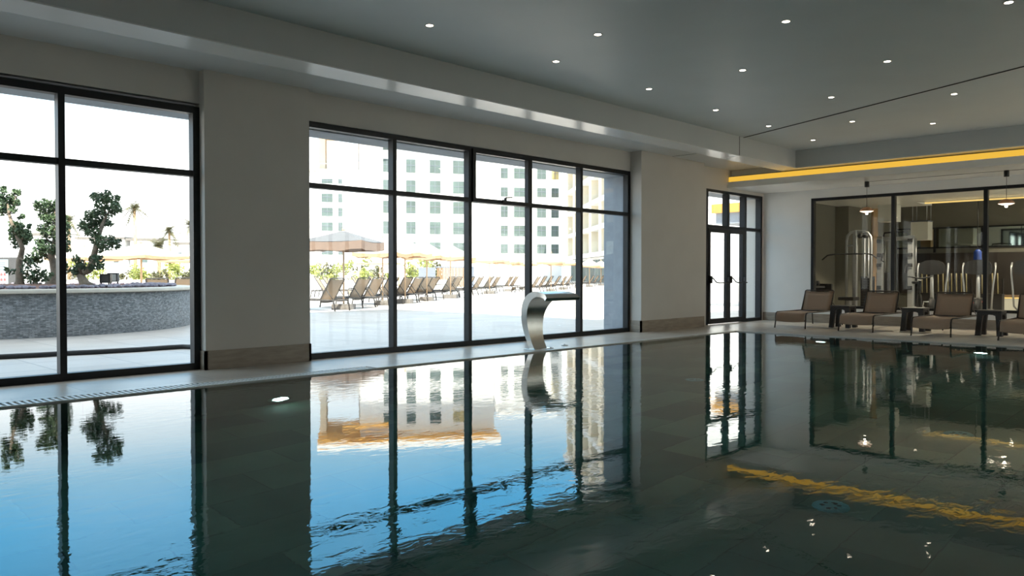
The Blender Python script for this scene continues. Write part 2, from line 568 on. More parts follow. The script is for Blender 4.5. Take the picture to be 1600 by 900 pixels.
# other walls
# far wall with the gym opening  Y 7.58 .. -4.6, z 0.33 .. 2.78
GY1, GY0, GZ0, GZ1 = 7.58, -4.6, 0.33, 2.765
bw = MB()
bw.box(XG, GY1, -0.3, XG + 0.2, YW, 3.4)
bw.box(XG, GY0, -0.3, XG + 0.2, GY1, GZ0)
bw.box(XG, GY0, GZ1, XG + 0.2, GY1, 3.4)
bw.box(XG, -5.2, -0.3, XG + 0.2, GY0, 3.4)
struct('wall_back', bw, 'farwall')
RWX0, RWX1 = 10.6, 17.1
struct('wall_right', MB().box(-4.2, -5.2, -0.3, RWX0, -5.0, 4.0).box(RWX1, -5.2, -0.3, XG + 0.2, -5.0, 4.0).box(RWX0, -5.2, 3.0, RWX1, -5.0, 4.0), 'wall')
r = bpy.data.objects.new('window_added_right', None)  # unseen glazing, added so daylight lifts the dark interior
C.objects.link(r)
r.location = (RWX0, -5.2, 0)
r['kind'] = 'structure'
r['label'] = 'unseen dark framed glazing added opposite to bring daylight into the pool hall'
f = MB().box(0, 0.05, 2.92, RWX1 - RWX0, 0.15, 3.0).box(0, 0.05, 0, RWX1 - RWX0, 0.15, 0.08)
for k in range(11):
    f.box((RWX1 - RWX0) * k / 10 - 0.04, 0.05, 0.08, (RWX1 - RWX0) * k / 10 + 0.04, 0.15, 2.92)
f.build('window_frame', 'frame', r)
MB().box(0, 0.10, 0.04, RWX1 - RWX0, 0.106, 2.96).build('pane', 'glass', r)
struct('wall_front', MB().box(-4.2, -5.0, -0.3, -4.0, YW, 4.0), 'wall')
# skirtings
bs = MB()
bs.box(PIER1[0] - 0.012, 8.588, 0, PIER1[1] + 0.012, 8.62, 0.215)
bs.box(PIER1[0] - 0.012, 8.588, 0, PIER1[0] + 0.02, YW, 0.215)
bs.box(PIER1[1] - 0.02, 8.588, 0, PIER1[1] + 0.012, YW, 0.215)
struct('baseboard_left', bs, 'base')
bs = MB()
bs.box(12.028, 8.458, 0, 13.06, 8.49, 0.215)
bs.box(12.028, 8.458, 0, 12.06, YW, 0.215)
bs.box(13.062, 8.488, 0, 14.292, 8.52, 0.215)
bs.box(14.26, 8.488, 0, 14.292, YW, 0.215)
struct('baseboard_left', bs, 'base')
struct('baseboard_back', MB().box(XG - 0.014, -5, 0, XG + 0.01, YW, 0.19), 'base')

# ------------------------------------------------------------------ glazing
def glazing(name, x0, x1, mull, z1, ztr, label, fw=0.075, fd=0.11, sash=None):
    """frame in the window wall: uprights at mull, one transom"""
    r = bpy.data.objects.new(name, None)
    C.objects.link(r)
    r.location = (x0, YW, 0)
    r['kind'] = 'structure'
    r['label'] = label
    f = MB()
    L = x1 - x0
    f.box(0, 0, z1 - fw, L, fd, z1)
    f.box(0, 0, 0, L, fd, fw)
    f.box(0, 0, fw, fw, fd, z1 - fw)
    f.box(L - fw, 0, fw, L, fd, z1 - fw)
    # thin pale pressure caps just outside the glass
    xs = [0] + [q - x0 for q in mull] + [L]
    for q in xs[1:-1]:
        f.box(q - fw * 0.42, 0, fw, q + fw * 0.42, fd, z1 - fw)
    f.box(fw, 0.006, ztr - 0.032, L - fw, fd, ztr + 0.032)
    f.build('window_frame', 'frame', r)
    MB().box(fw * 0.5, fd * 0.62, fw * 0.5, L - fw * 0.5, fd * 0.62 + 0.006, z1 - fw * 0.5).build('pane', 'glass', r)
    if sash is not None:
        a, b = xs[sash], xs[sash + 1]
        s = MB()
        a += fw * 0.42
        b -= fw * 0.42
        w = 0.062
        y0, y1 = -0.028, 0.05
        zt, zb = z1 - 0.03, ztr - 0.03
        s.box(a, y0, zt - w, b, y1, zt)
        s.box(a, y0, zb, b, y1, zb + w)
        s.box(a, y0, zb + w, a + w, y1, zt - w)
        s.box(b - w, y0, zb + w, b, y1, zt - w)
        so = s.build('vent_sash', 'frame', r)
        h = MB()
        cx = (a + b) / 2 + 0.02
        h.cbox(cx - 0.045, y0 - 0.02, zb + 0.02, cx + 0.045, y0, zb + 0.07, 0.006)
        h.cbox(cx - 0.016, y0 - 0.05, zb + 0.05, cx + 0.016, y0 - 0.012, zb + 0.10, 0.006)
        h.bar((cx, y0 - 0.045, zb + 0.10), (cx + 0.13, y0 - 0.05, zb + 0.112), 0.02, 0.018)
        h.build('window_handle', 'blackmetal', so)
    return r


glazing('window_1', 0.0, PIER1[0], [1.22, 2.48], 2.945, 2.20, 'dark framed window looking out on the round planter')
glazing('window_added_left', -3.7, -0.5, [-2.1], 2.945, 2.20, 'unseen dark framed window added beside the planter window for more daylight')  # unseen window, added for more daylight on the left
glazing('window_2', PIER1[1], 12.04, [6.60, 8.00, 9.33, 10.62], 2.99, 2.19, 'dark framed five bay window looking out on the terrace', sash=2)


def bay_glazing():
    """door wall: double door with sidelight and fanlights"""
    x0, x1, z1, ztr = 14.74, 17.24, 2.885, 2.06
    r = bpy.data.objects.new('door_1', None)
    C.objects.link(r)
    r.location = (x0, YW, 0)
    r['kind'] = 'structure'
    r['label'] = 'dark glazed double door with push bars beside the far wall'
    L, fw, fd = x1 - x0, 0.085, 0.13
    f = MB()
    f.box(0, 0, z1 - 0.06, L, fd, z1)
    f.box(0, 0, 0, fw, fd, z1 - 0.06)
    f.box(L - fw, 0, 0, L, fd, z1 - 0.06)
    f.box(fw, 0.005, ztr, L - fw, fd, ztr + 0.07)
    xm = [0.86, 1.62]
    f.box(xm[0] + 0.03, 0, ztr + 0.07, xm[0] + 0.12, fd, z1 - 0.06)
    f.box(xm[1] + 0.02, 0, 0, xm[1] + 0.13, fd, ztr)
    f.box(xm[1] + 0.04, 0, ztr + 0.07, xm[1] + 0.13, fd, z1 - 0.06)
    f.box(xm[1] + 0.13, 0, 0, L - fw, fd, 0.07)
    f.build('door_frame', 'frame', r)
    MB().box(0.03, 0.08, ztr + 0.03, L - 0.03, 0.086, z1 - 0.03).build('pane', 'glass', r)
    MB().box(xm[1] + 0.08, 0.08, 0.03, L - 0.03, 0.086, ztr + 0.03).build('pane', 'glass', r)
    for k, (a, b) in enumerate(((fw + 0.004, xm[0] + 0.062), (xm[0] + 0.066, xm[1] + 0.018))):
        s = MB()
        w = 0.085
        s.box(a, -0.012, 0.012, b, 0.055, 0.012 + 0.11)
        s.box(a, -0.012, ztr - 0.09, b, 0.055, ztr - 0.004)
        s.box(a, -0.012, 0.122, a + w, 0.055, ztr - 0.09)
        s.box(b - w, -0.012, 0.122, b, 0.055, ztr - 0.09)
        lf = s.build('door_leaf', 'frame', r)
        MB().box(a + 0.05, 0.018, 0.08, b - 0.05, 0.026, ztr - 0.06).build('door_pane', 'glass', lf)
        h = MB()
        zc = 0.94
        for q, hgt in ((a + 0.045, 0.10), (b - 0.045, 0.07)):
            h.cbox(q - 0.025, -0.07, zc - hgt + 0.04, q + 0.025, -0.012, zc + hgt, 0.008)
        h.tube([(a + 0.05, -0.075, zc + 0.06), (a + 0.08, -0.10, zc + 0.02), (a + 0.14, -0.115, zc - 0.035), (a + 0.24, -0.115, zc - 0.05), (b - 0.12, -0.115, zc - 0.05), (b - 0.045, -0.10, zc - 0.05), (b - 0.045, -0.06, zc - 0.05)], 0.014, 8)
        h.build('push_bar', 'blackmetal', lf)
    return r


bay_glazing()

# gym partition
r = bpy.data.objects.new('window_3', None)
C.objects.link(r)
r.location = (XG, 0, 0)
r['kind'] = 'structure'
r['label'] = 'black framed glass partition between pool and gym'
f = MB()
f.box(-0.012, GY0, GZ0, 0.10, GY1, GZ0 + 0.055)
f.box(-0.012, GY0, GZ1 - 0.06, 0.10, GY1, GZ1)
GM = [5.84, 4.14, 2.4, 0.6, -1.2, -3.0]
for q in [GY1 - 0.03, GY0 + 0.03]:
    f.box(-0.012, q - 0.03, GZ0 + 0.055, 0.10, q + 0.03, GZ1 - 0.06)
for q in GM:
    f.box(-0.012, q - 0.034, GZ0 + 0.055, 0.10, q + 0.034, GZ1 - 0.06)
f.build('window_frame', 'frame', r)
MB().box(0.04, GY0 + 0.03, GZ0 + 0.03, 0.05, GY1 - 0.03, GZ1 - 0.03).build('pane', 'gymglass', r)

# ------------------------------------------------------------------ downlights
def make_downlight():
    t = thing('recessed_downlight', '', 'ceiling light')
    MB().lathe([(0.034, -0.001), (0.050, -0.004), (0.052, 0.0), (0.030, 0.0)], seg=24).build('trim_ring', 'white', t)
    MB().lathe([(0.0, -0.0015), (0.036, -0.0015)], seg=20).build('lamp_lens', 'lamp', t)
    return t


DL = [
    (5.10, 6.16, 'recessed downlight nearest the camera in the row along the window side beam'),
    (7.00, 6.14, 'second recessed downlight in the row along the window side beam'),
    (8.91, 6.15, 'third recessed downlight in the row along the window side beam'),
    (10.76, 6.21, 'fourth recessed downlight in the row along the window side beam'),
    (12.54, 6.24, 'fifth recessed downlight along the window side beam, just before the ceiling joint'),
    (14.43, 6.30, 'recessed downlight in the far ceiling corner by both beams'),
    (6.52, 5.14, 'nearest recessed downlight of the second row in from the windows'),
    (8.90, 4.77, 'second recessed downlight of the second row in from the windows'),
    (11.13, 4.60, 'third recessed downlight of the second row, short of the ceiling joint'),
    (13.13, 5.08, 'recessed downlight of the second row just past the ceiling joint'),
    (7.49, 3.55, 'nearest recessed downlight of the third row in from the windows'),
    (9.72, 3.36, 'second recessed downlight of the third row, short of the ceiling joint'),
    (12.12, 3.30, 'recessed downlight of the third row just past the ceiling joint'),
    (14.23, 4.19, 'recessed downlight of the third row close to the far beam'),
    (8.40, 1.84, 'recessed downlight in the top right corner of the ceiling'),
]
d0 = make_downlight()
for i, (x, y, lab) in enumerate(DL):
    o = d0 if i == 0 else copy_tree(d0)
    o.location = (x, y, ZC)
    tag(o, lab, 'ceiling light', 'recessed downlights in the pool ceiling')

# ------------------------------------------------------------------ pool lamps and inlets
def pool_lamp(loc, ax, label):
    t = thing('pool_lamp', label, 'pool light', loc, 0, 'underwater pool lamps')
    sg = -1
    prof = [(0.0, sg * 0.02), (0.088, sg * 0.018)]
    MB().lathe(prof, seg=28, axis=ax).build('lamp_lens', 'poollamp', t)
    MB().lathe([(0.088, sg * 0.018), (0.125, sg * 0.014), (0.145, 0.0)], seg=28, axis=ax).build('lamp_ring', 'steel', t)


pool_lamp((4.12, PY1, -1.22), 'Y', 'round white underwater lamp in the pool wall below the first pillar')
pool_lamp((PX1, 5.78, -1.08), 'X', 'round white underwater lamp in front of the lounger closest to the doors')
pool_lamp((PX1, 3.30, -1.25), 'X', 'round white underwater lamp in front of the third lounger from the doors')
for (x, y, lab) in ((5.05, 2.07, 'round teal inlet cover on the pool floor nearest the camera'), (7.45, 1.97, 'round teal inlet cover on the pool floor in front of the gym reflection'), (8.45, 5.15, 'round teal inlet cover on the pool floor toward the doors')):
    t = thing('pool_inlet', lab, 'pool inlet', (x, y, DEPTH), 0, 'inlet covers on the pool floor')
    MB().lathe([(0.0, 0.018), (0.085, 0.018), (0.11, 0.010), (0.115, 0.0)], seg=26).build('cover', 'inlet', t)
    for k in range(6):
        a = k * PI / 3
        MB().lathe([(0.0, 0.0195), (0.016, 0.0195), (0.017, 0.017)], (0.05 * math.cos(a), 0.05 * math.sin(a), 0), 8).build('slot', 'dark', t)

# ------------------------------------------------------------------ stainless fountain
def fountain():
    t = thing('pool_fountain', 'curved stainless steel swan neck water spout standing on the pool edge by the windows', 'water spout', (8.33, 7.66, 0), 0)
    # outer (back) and inner (concave) profile in local (y, z); the pool lies toward -y
    outer = [(0.02, 0.0), (0.085, 0.12), (0.135, 0.27), (0.15, 0.42), (0.13, 0.56), (0.07, 0.69), (-0.03, 0.78), (-0.16, 0.825), (-0.31, 0.825), (-0.44, 0.795), (-0.50, 0.745)]
    inner = [(-0.07, 0.0), (-0.005, 0.13), (0.03, 0.27), (0.04, 0.41), (0.02, 0.53), (-0.035, 0.635), (-0.115, 0.71), (-0.21, 0.75), (-0.32, 0.755), (-0.42, 0.735), (-0.47, 0.705)]
    n = len(outer)
    # refine with catmull rom
    def cr(P, k=5):
        out = []
        for i in range(len(P) - 1):
            p0, p1, p2, p3 = P[max(i - 1, 0)], P[i], P[i + 1], P[min(i + 2, len(P) - 1)]
            for q in range(k):
                u = q / k
                out.append(tuple(0.5 * (2 * b + (c - a) * u + (2 * a - 5 * b + 4 * c - d) * u * u + (3 * b - a - 3 * c + d) * u ** 3) for a, b, c, d in zip(p0, p1, p2, p3)))
        return out + [P[-1]]
    O, I = cr(outer), cr(inner)
    n = len(O)
    W = [0.135 + 0.225 * max(0, (i / (n - 1) - 0.1) / 0.9) ** 1.2 for i in range(n)]
    vs = []
    for i in range(n):
        for (p, sx) in ((O[i], -1), (O[i], 1), (I[i], 1), (I[i], -1)):
            vs.append((sx * W[i], p[0], p[1]))
    fo, fs_, fi = [], [], []
    for i in range(n - 1):
        a, b = i * 4, i * 4 + 4
        fo.append((a, a + 1, b + 1, b))
        fs_.append((a + 1, a + 2, b + 2, b + 1))
        fi.append((a + 2, a + 3, b + 3, b + 2))
        fs_.append((a + 3, a, b, b + 3))
    fs_.append(((n - 1) * 4, (n - 1) * 4 + 1, (n - 1) * 4 + 2, (n - 1) * 4 + 3))
    mb = MB().add(vs, fo + fs_ + fi, False)
    mb.sm = [True] * (n - 1) + [False] * len(fs_) + [True] * (n - 1)
    # split so that each plate shades as its own surface
    b2 = MB()
    for fset, smooth in ((fo, True), (fs_, False), (fi, True)):
        idx = sorted({q for f in fset for q in f})
        mp = {q: k for k, q in enumerate(idx)}
        b2.add([vs[q] for q in idx], [tuple(mp[q] for q in f) for f in fset], smooth)
    b2.build('spout_body', 'steel', t)
    fb = MB().cbox(-0.20, -0.14, 0.0, 0.20, 0.08, 0.012, 0.004)
    fb.build('base_flange', 'steel', t)
    for sx in (-0.17, 0.17):
        MB().lathe([(0.016, 0.012), (0.016, 0.020), (0.0, 0.022)], (sx, -0.11, 0), 10).build('anchor_bolt', 'chrome', t)
    return t


fountain()
t = thing('deck_nozzle', 'small pale round deck fitting on the pool edge right of the steel spout', 'deck fitting', (9.0, 7.72, 0))
MB().lathe([(0.0, 0.016), (0.035, 0.016), (0.05, 0.008), (0.055, 0.0)], seg=20).build('cap', 'grate', t)
MB().lathe([(0.012, 0.017), (0.016, 0.022), (0.0, 0.023)], seg=12).build('screw', 'chrome', t)

# ------------------------------------------------------------------ loungers
def sheet(path, w, th=0.012):
    """sling: a strip along path (x,z), half width w, sagging a little in the middle"""
    mb = MB()
    n, k = len(path), 6
    vs = []
    for s in (0, 1):
        for i, (x, z) in enumerate(path):
            for q in range(k + 1):
                u = q / k * 2 - 1
                vs.append((x, u * w, z - 0.018 * (1 - u * u) - s * th))
    fs = []
    N = n * (k + 1)
    for s in (0, 1):
        for i in range(n - 1):
            for q in range(k):
                a = s * N + i * (k + 1) + q
                fs.append((a, a + 1, a + k + 2, a + k + 1))
    for i in range(n - 1):
        for q in (0, k):
            a = i * (k + 1) + q
            fs.append((a, a + k + 1, a + k + 1 + N, a + N))
    for i in (0, n - 1):
        for q in range(k):
            a = i * (k + 1) + q
            fs.append((a, a + 1, a + 1 + N, a + N))
    return mb.add(vs, fs, True)


def make_lounger(name, sling, frame, label, cat, tilt=58, w=0.31, back=0.62, k=1.0):
    """foot at x = 0, head toward +x, seat level 0.33"""
    t = thing(name, label, cat)
    zs = 0.315
    ca, sa = math.cos(math.radians(tilt)), math.sin(math.radians(tilt))
    hx = 1.18
    seat = [(-0.035, zs - 0.16), (-0.025, zs - 0.08), (0.0, zs - 0.02), (0.05, zs), (0.3, zs + 0.005), (0.6, zs), (0.9, zs - 0.005), (hx, zs + 0.0)]
    sheet(seat, w - 0.015).build('seat_sling', sling, t)
    bk = [(hx + 0.01 + ca * back * q, zs + 0.01 + sa * back * q) for q in (0.02, 0.25, 0.5, 0.75, 0.97)]
    sheet(bk, w - 0.012).build('back_sling', sling, t)
    fr = MB()
    for s in (-1, 1):
        y = s * w
        fr.tube([(0.0, y, zs - 0.16), (0.0, y, zs - 0.07), (0.02, y, zs - 0.02), (0.07, y, zs), (0.6, y, zs), (hx, y, zs), (hx + 0.55, y, zs - 0.005)], 0.014 * k, 8)
    for x in (0.0, hx, hx + 0.55):
        z = zs - 0.155 if x == 0 else zs - 0.005
        fr.tube([(x, -w, z), (x, w, z)], 0.011 * k, 8)
    fr.build('side_rail', frame, t)
    bf = MB()
    top = (hx + 0.01 + ca * back, zs + 0.01 + sa * back)
    bf.tube([(hx, -w + 0.005, zs), (top[0], -w + 0.005, top[1] - 0.015), (top[0] + 0.004, -w + 0.03, top[1]), (top[0] + 0.004, w - 0.03, top[1]), (top[0], w - 0.005, top[1] - 0.015), (hx, w - 0.005, zs)], 0.012 * k, 8)
    bfo = bf.build('back_frame', frame, t)
    mid = (hx + ca * back * 0.55, zs + sa * back * 0.5)
    for s in (-1, 1):
        MB().tube([(mid[0], s * (w - 0.03), mid[1]), (hx + 0.50, s * (w - 0.03), zs - 0.01)], 0.008 * k, 6).build('support_strut', frame, bfo)
    for (x, dx) in ((0.0, -0.03), (hx + 0.50, 0.09)):
        for s in (-1, 1):
            lg = MB()
            if x == 0:
                lg.tube([(0.0, s * w, zs - 0.15), (-0.012, s * w, zs - 0.22), (dx, s * (w + 0.005), 0.0)], 0.013 * k, 8)
            else:
                lg.tube([(x - 0.03, s * w, zs - 0.004), (x + 0.02, s * w, zs - 0.02), (x + 0.05, s * (w + 0.004), zs - 0.09), (x + dx, s * (w + 0.008), 0.0)], 0.013 * k, 8)
            lg.build('leg', frame, t)
    return t


L0 = make_lounger('sun_lounger', 'mesh', 'loungeframe', '', 'sun lounger', tilt=66, back=0.45)
IL = [(15.03, 6.995, 0.0, 'brown mesh lounger closest to the glazed doors on the far pool deck'),
      (14.98, 5.70, 0.0, 'brown mesh lounger second from the glazed doors, in front of the chrome gym tower'),
      (14.75, 4.34, 0.0, 'brown mesh lounger third from the glazed doors on the far pool deck'),
      (14.62, 2.98, 0.0, 'brown mesh lounger cut by the photo edge, fourth from the glazed doors')]
for i, (x, y, a, lab) in enumerate(IL):
    o = L0 if i == 0 else copy_tree(L0)
    o.location = (x, y, 0)
    o.rotation_euler.z = a
    tag(o, lab, 'sun lounger', 'brown loungers on the far pool deck')


def make_table():
    t = thing('side_table', '', 'side table')
    top = MB().cbox(-0.19, -0.19, 0.395, 0.19, 0.19, 0.445, 0.016)
    top.build('table_top', 'rattan', t)
    for sx in (-1, 1):
        for sy in (-1, 1):
            lg = MB()
            lv = []
            for (z, o, w) in ((0.41, 0.184, 0.10), (0.34, 0.187, 0.088), (0.20, 0.195, 0.080), (0.0, 0.210, 0.085)):
                for (a, b) in ((0, 0), (1, 0), (1, 1), (0, 1)):
                    lv.append((sx * (o - a * w), sy * (o - b * w), z))
            lf = [(0, 1, 2, 3), (12, 13, 14, 15)]
            for k in range(3):
                for q in range(4):
                    q2 = (q + 1) % 4
                    lf.append((k * 4 + q, k * 4 + q2, k * 4 + 4 + q2, k * 4 + 4 + q))
            lg.add(lv, lf)
            lg.build('leg', 'rattan', t)
    # curved apron under each side
    ap = MB()
    for ax in 'XY':
        for s in (-1, 1):
            pts = [(-0.12, 0.40), (0.12, 0.40), (0.12, 0.32), (0.095, 0.35), (0.06, 0.365), (0, 0.37), (-0.06, 0.365), (-0.095, 0.35), (-0.12, 0.32)]
            ap.prism(pts, s * 0.178, s * 0.145, 'Y' if ax == 'Y' else 'X')
    ap.build('apron', 'rattan', t)
    return t


T0 = make_table()
for i, (x, y, lab) in enumerate(((16.05, 6.36, 'dark square side table between the first and second loungers from the doors'),
                                 (16.0, 4.98, 'dark square side table between the second and third loungers from the doors'),
                                 (15.75, 3.66, 'dark square side table between the third and fourth loungers from the doors'))):
    o = T0 if i == 0 else copy_tree(T0)
    o.location = (x, y, 0)
    tag(o, lab, 'side table', 'side tables between the brown loungers')

# ------------------------------------------------------------------ pendants
def pendant(y, lab):
    t = thing('pendant_lamp', lab, 'pendant lamp', (16.5, y, 2.955), 0, 'copper pendant lamps in front of the gym glass')
    MB().lathe([(0.0, 0.0), (0.042, 0.0), (0.045, -0.003), (0.045, -0.108), (0.040, -0.112), (0.0, -0.112)], seg=20).build('canister', 'blackmetal', t)
    MB().tube([(0, 0, -0.11), (0, 0, -0.53)], 0.004, 6).build('cord', 'blackmetal', t)
    sh = MB().lathe([(0.0, -0.515), (0.03, -0.517), (0.075, -0.53), (0.115, -0.56), (0.135, -0.60), (0.128, -0.60), (0.108, -0.565), (0.07, -0.54), (0.0, -0.53)], seg=28).build('lamp_shade', 'copper', t)
    MB().lathe([(0.0, -0.628), (0.07, -0.625), (0.128, -0.604), (0.128, -0.600), (0.0, -0.600)], seg=28).build('diffuser', 'lamp2', sh)
    MB().lathe([(0.0, -0.67), (0.02, -0.665), (0.024, -0.645), (0.02, -0.625)], seg=14).build('bulb', 'lamp', sh)


M['lamp2'] = emit_mat('soft warm diffuser', (1.0, 0.80, 0.58), 1.6)
pendant(6.08, 'small copper dome pendant hanging before the first gym pane from the doors')
pendant(3.62, 'small copper dome pendant hanging before the third gym pane from the doors')
tr = MB().bar((16.5, 6.03, 2.955 - 0.004), (16.5, -2.0, 2.955 - 0.003), 0.005, 0.005)
tag(tr.build('ceiling_cable', 'blackmetal', None, (16.5, 2, 2.95)), 'thin cable run along the lowered ceiling joining the black pendant canisters', 'cable')

# ------------------------------------------------------------------ gym
GX1 = 25.6
struct('floor_gym', MB().box(XG + 0.2, -5.2, -0.3, GX1 + 0.2, 8.9, 0.0), 'gymfloor')
struct('ceiling_gym', MB().box(XG + 0.2, -5.2, 3.25, GX1 + 0.2, 8.9, 3.5), 'gymceil')
struct('wall_gym_left', MB().box(XG + 0.2, 8.55, 0, 21.0, 8.75, 3.3).box(21.0, 8.2, 0, 22.6, 8.75, 3.3).box(22.6, 8.55, 0, GX1 + 0.2, 8.75, 3.3), 'gymwall')
struct('wall_gym_back', MB().box(GX1, -5.2, 0, GX1 + 0.2, 8.75, 3.3), 'gymwall')
struct('wall_gym_right', MB().box(XG + 0.2, -5.3, 0, 18.0, -5.1, 3.3).box(25.0, -5.3, 0, GX1 + 0.2, -5.1, 3.3).box(18.0, -5.3, 0, 25.0, -5.1, 0.3).box(18.0, -5.3, 2.8, 25.0, -5.1, 3.3), 'gymwall')
r = bpy.data.objects.new('window_added_gym', None)  # unseen window, added so daylight reaches the gym ceiling
C.objects.link(r)
r.location = (18.0, -5.3, 0)
r['kind'] = 'structure'
r['label'] = 'unseen dark framed window added to brighten the gym'
f = MB().box(0, 0.05, 2.74, 7, 0.15, 2.8).box(0, 0.05, 0.3, 7, 0.15, 0.36)
for k in range(6):
    f.box(7 * k / 5 - 0.03, 0.05, 0.36, 7 * k / 5 + 0.03, 0.15, 2.74)
f.build('window_frame', 'frame', r)
MB().box(0, 0.10, 0.33, 7, 0.106, 2.77).build('pane', 'glass', r)
struct('ceiling_gym_raft', MB().box(XG + 0.2, -5.1, 2.87, 21.2, 8.5, 3.25).box(21.2, 6.6, 2.87, 22.4, 8.5, 3.25), 'raft')
gs_ = thing('led_strip', 'gold light strip on the gym ceiling behind the glass', 'light strip', (21.15, 0, 2.82))
MB().box(0.0, -4.9, 0.0, 0.03, 6.4, 0.035).build('diffuser', 'golded', gs_)
MB().box(0.0, -4.9, 0.035, 0.035, 6.4, 0.05).build('back_profile', 'white', gs_)
# mirrored back wall with dark frame and dark wainscot
mf = MB()
MY1, MY0 = 8.5, -5.0
for z in (2.42, 1.84):
    mf.box(GX1 - 0.05, MY0, z, GX1, MY1, z + 0.045)
for y in (7.45, 6.2, 4.75, 2.85, 0.9, -1.1, -3.1):
    mf.box(GX1 - 0.05, y - 0.03, 1.72, GX1, y + 0.03, 2.42)
mw = thing('wall_mirror', 'framed mirror panels across the back of the gym', 'mirror', (0, 0, 0))
MB().box(GX1 - 0.02, MY0, 1.84, GX1 - 0.004, MY1, 2.42).build('mirror_panel', 'mirror', mw)
mf.build('mirror_frame', 'frame', mw)
struct('trim_4', MB().box(GX1 - 0.06, MY0, 0.50, GX1 - 0.01, MY1, 1.70), 'darkpanel', 'dark panelling along the gym back wall')
struct('trim_5', MB().box(22.9, 8.25, 0, 23.25, 8.56, 3.25), 'ochre', 'pilaster on the gym side wall with warm light painted as ochre')  # warm light on the column edge is painted as an ochre tone
bn = thing('wall_bench', 'low pale bench plinth lit amber along the gym back wall', 'bench', (GX1 - 0.5, 0, 0))
MB().cbox(0, -4.9, 0, 0.42, 6.2, 0.40, 0.01).build('plinth', 'white', bn)
MB().cbox(-0.03, -4.92, 0.44, 0.44, 6.22, 0.50, 0.01).build('bench_top', 'wood', bn)
MB().box(0.02, -4.9, 0.40, 0.06, 6.2, 0.44).build('light_strip', 'golded', bn)
# hanging boxed air units
for (x, y, a, lab) in ((21.5, 7.35, 0.34, 'white boxed duct hanging from the gym ceiling above the chrome tower'), (23.4, 7.15, 0.34, 'white boxed duct hanging deeper in the gym, seen between the two glass mullions')):
    t = thing('ceiling_duct', lab, 'air duct', (x, y, 3.25), 0, 'white ducts on the gym ceiling')
    dz = 0.0 if x < 22 else -0.42
    MB().cbox(-0.2, -0.22, -0.82 + dz, 0.2, 0.22, -0.32 + dz, 0.01).build('duct_box', 'white', t)
    MB().box(-0.21, -0.23, -0.32 + dz, 0.21, 0.23, -0.29 + dz).build('top_flange', 'signgrey', t)
    for sx in (-0.17, 0.17):
        for sy in (-0.18, 0.18):
            MB().tube([(sx, sy, -0.3 + dz), (sx, sy, 0.0)], 0.01, 6).build('hanger_rod', 'chrome', t)
# gym downlights
gd = [(19.0, 5.9), (19.0, 4.4), (19.0, 2.9), (19.0, 1.4), (23.6, 5.0), (23.6, 3.2), (23.6, 1.4), (24.4, 4.0), (24.4, 2.4)]
for i, (x, y) in enumerate(gd):
    o = copy_tree(d0)
    o.location = (x, y, 2.87 if x < 21 else 3.25)
    tag(o, 'small warm downlight in the dim gym ceiling behind the glass', 'ceiling light', 'gym ceiling downlights')
    if i % 2 == 0:
        sd = bpy.data.lights.new('gym_spot', 'SPOT')
        sd.energy = 210
        sd.color = (1.0, 0.86, 0.66)
        sd.spot_size = math.radians(120)
        sd.shadow_soft_size = 0.06
        so = bpy.data.objects.new('gym_spot', sd)
        so.location = (x, y, 2.84 if x < 21 else 3.22)
        C.objects.link(so)


def gym_tower():
    """chrome pulldown tower"""
    t = thing('pulldown_machine', 'tall chrome lat pulldown tower with curved top tubes behind the gym glass', 'gym machine', (19.4, 7.25, 0), 0)
    f = MB()
    f.tube([(-0.2, 0.29, 0), (-0.2, 0.29, 1.88), (-0.2, 0.27, 1.99), (-0.2, 0.20, 2.07), (-0.2, 0.07, 2.10), (-0.2, -0.12, 2.09), (-0.2, -0.21, 2.05), (-0.2, -0.27, 1.96), (-0.2, -0.28, 1.82), (-0.2, -0.28, 0)], 0.034, 10)
    f.build('side_frame', 'chrome', t)
    MB().cbox(-0.30, 0.02, 0, -0.20, 0.11, 2.12, 0.015).build('front_post', 'chrome', t)
    MB().tube([(-0.2, 0.29, 1.76), (-0.2, 0.05, 1.76)], 0.022, 8).build('cross_tube', 'chrome', t)
    for y in (-0.05, -0.17):
        MB().lathe([(0.0, -0.025), (0.055, -0.025), (0.055, 0.025), (0.0, 0.025)], (-0.26, y, 1.98), 16, True, 'X').build('pulley', 'rubber', t)
    for y in (-0.06, -0.15):
        MB().tube([(0.0, y, 0.1), (0.0, y, 1.95)], 0.018, 8).build('guide_rod', 'chrome', t)
    ws = MB()
    for k in range(14):
        ws.cbox(-0.08, -0.22, 0.12 + k * 0.062, 0.08, -0.0, 0.178 + k * 0.062, 0.004)
    wo = ws.build('weight_stack', 'rubber', t)
    MB().box(0.085, -0.26, 0.05, 0.12, 0.06, 1.02).build('shroud', 'rubber', t)
    MB().tube([(-0.45, 0.78, 1.42), (-0.42, 0.66, 1.53), (-0.36, 0.50, 1.56), (-0.3, 0.05, 1.56), (-0.3, -0.22, 1.56), (-0.33, -0.36, 1.53), (-0.36, -0.48, 1.44)], 0.016, 8).build('pull_bar', 'rubber', t)
    MB().tube([(-0.3, 0.06, 1.56), (-0.3, 0.03, 2.0)], 0.006, 6).build('cable', 'rubber', t)
    s = MB().cbox(-0.78, -0.10, 0.46, -0.40, 0.26, 0.54, 0.02)
    so = s.build('seat', 'rubber', t)
    MB().cbox(-0.64, 0.03, 0.0, -0.52, 0.13, 0.46, 0.01).build('seat_post', 'chrome', t)
    MB().cbox(-0.8, -0.45, 0.0, 0.25, -0.36, 0.06, 0.01).cbox(-0.8, 0.30, 0.0, 0.25, 0.39, 0.06, 0.01).box(-0.3, -0.36, 0, -0.2, 0.30, 0.06).build('base', 'rubber', t)
    return t


gym_tower()


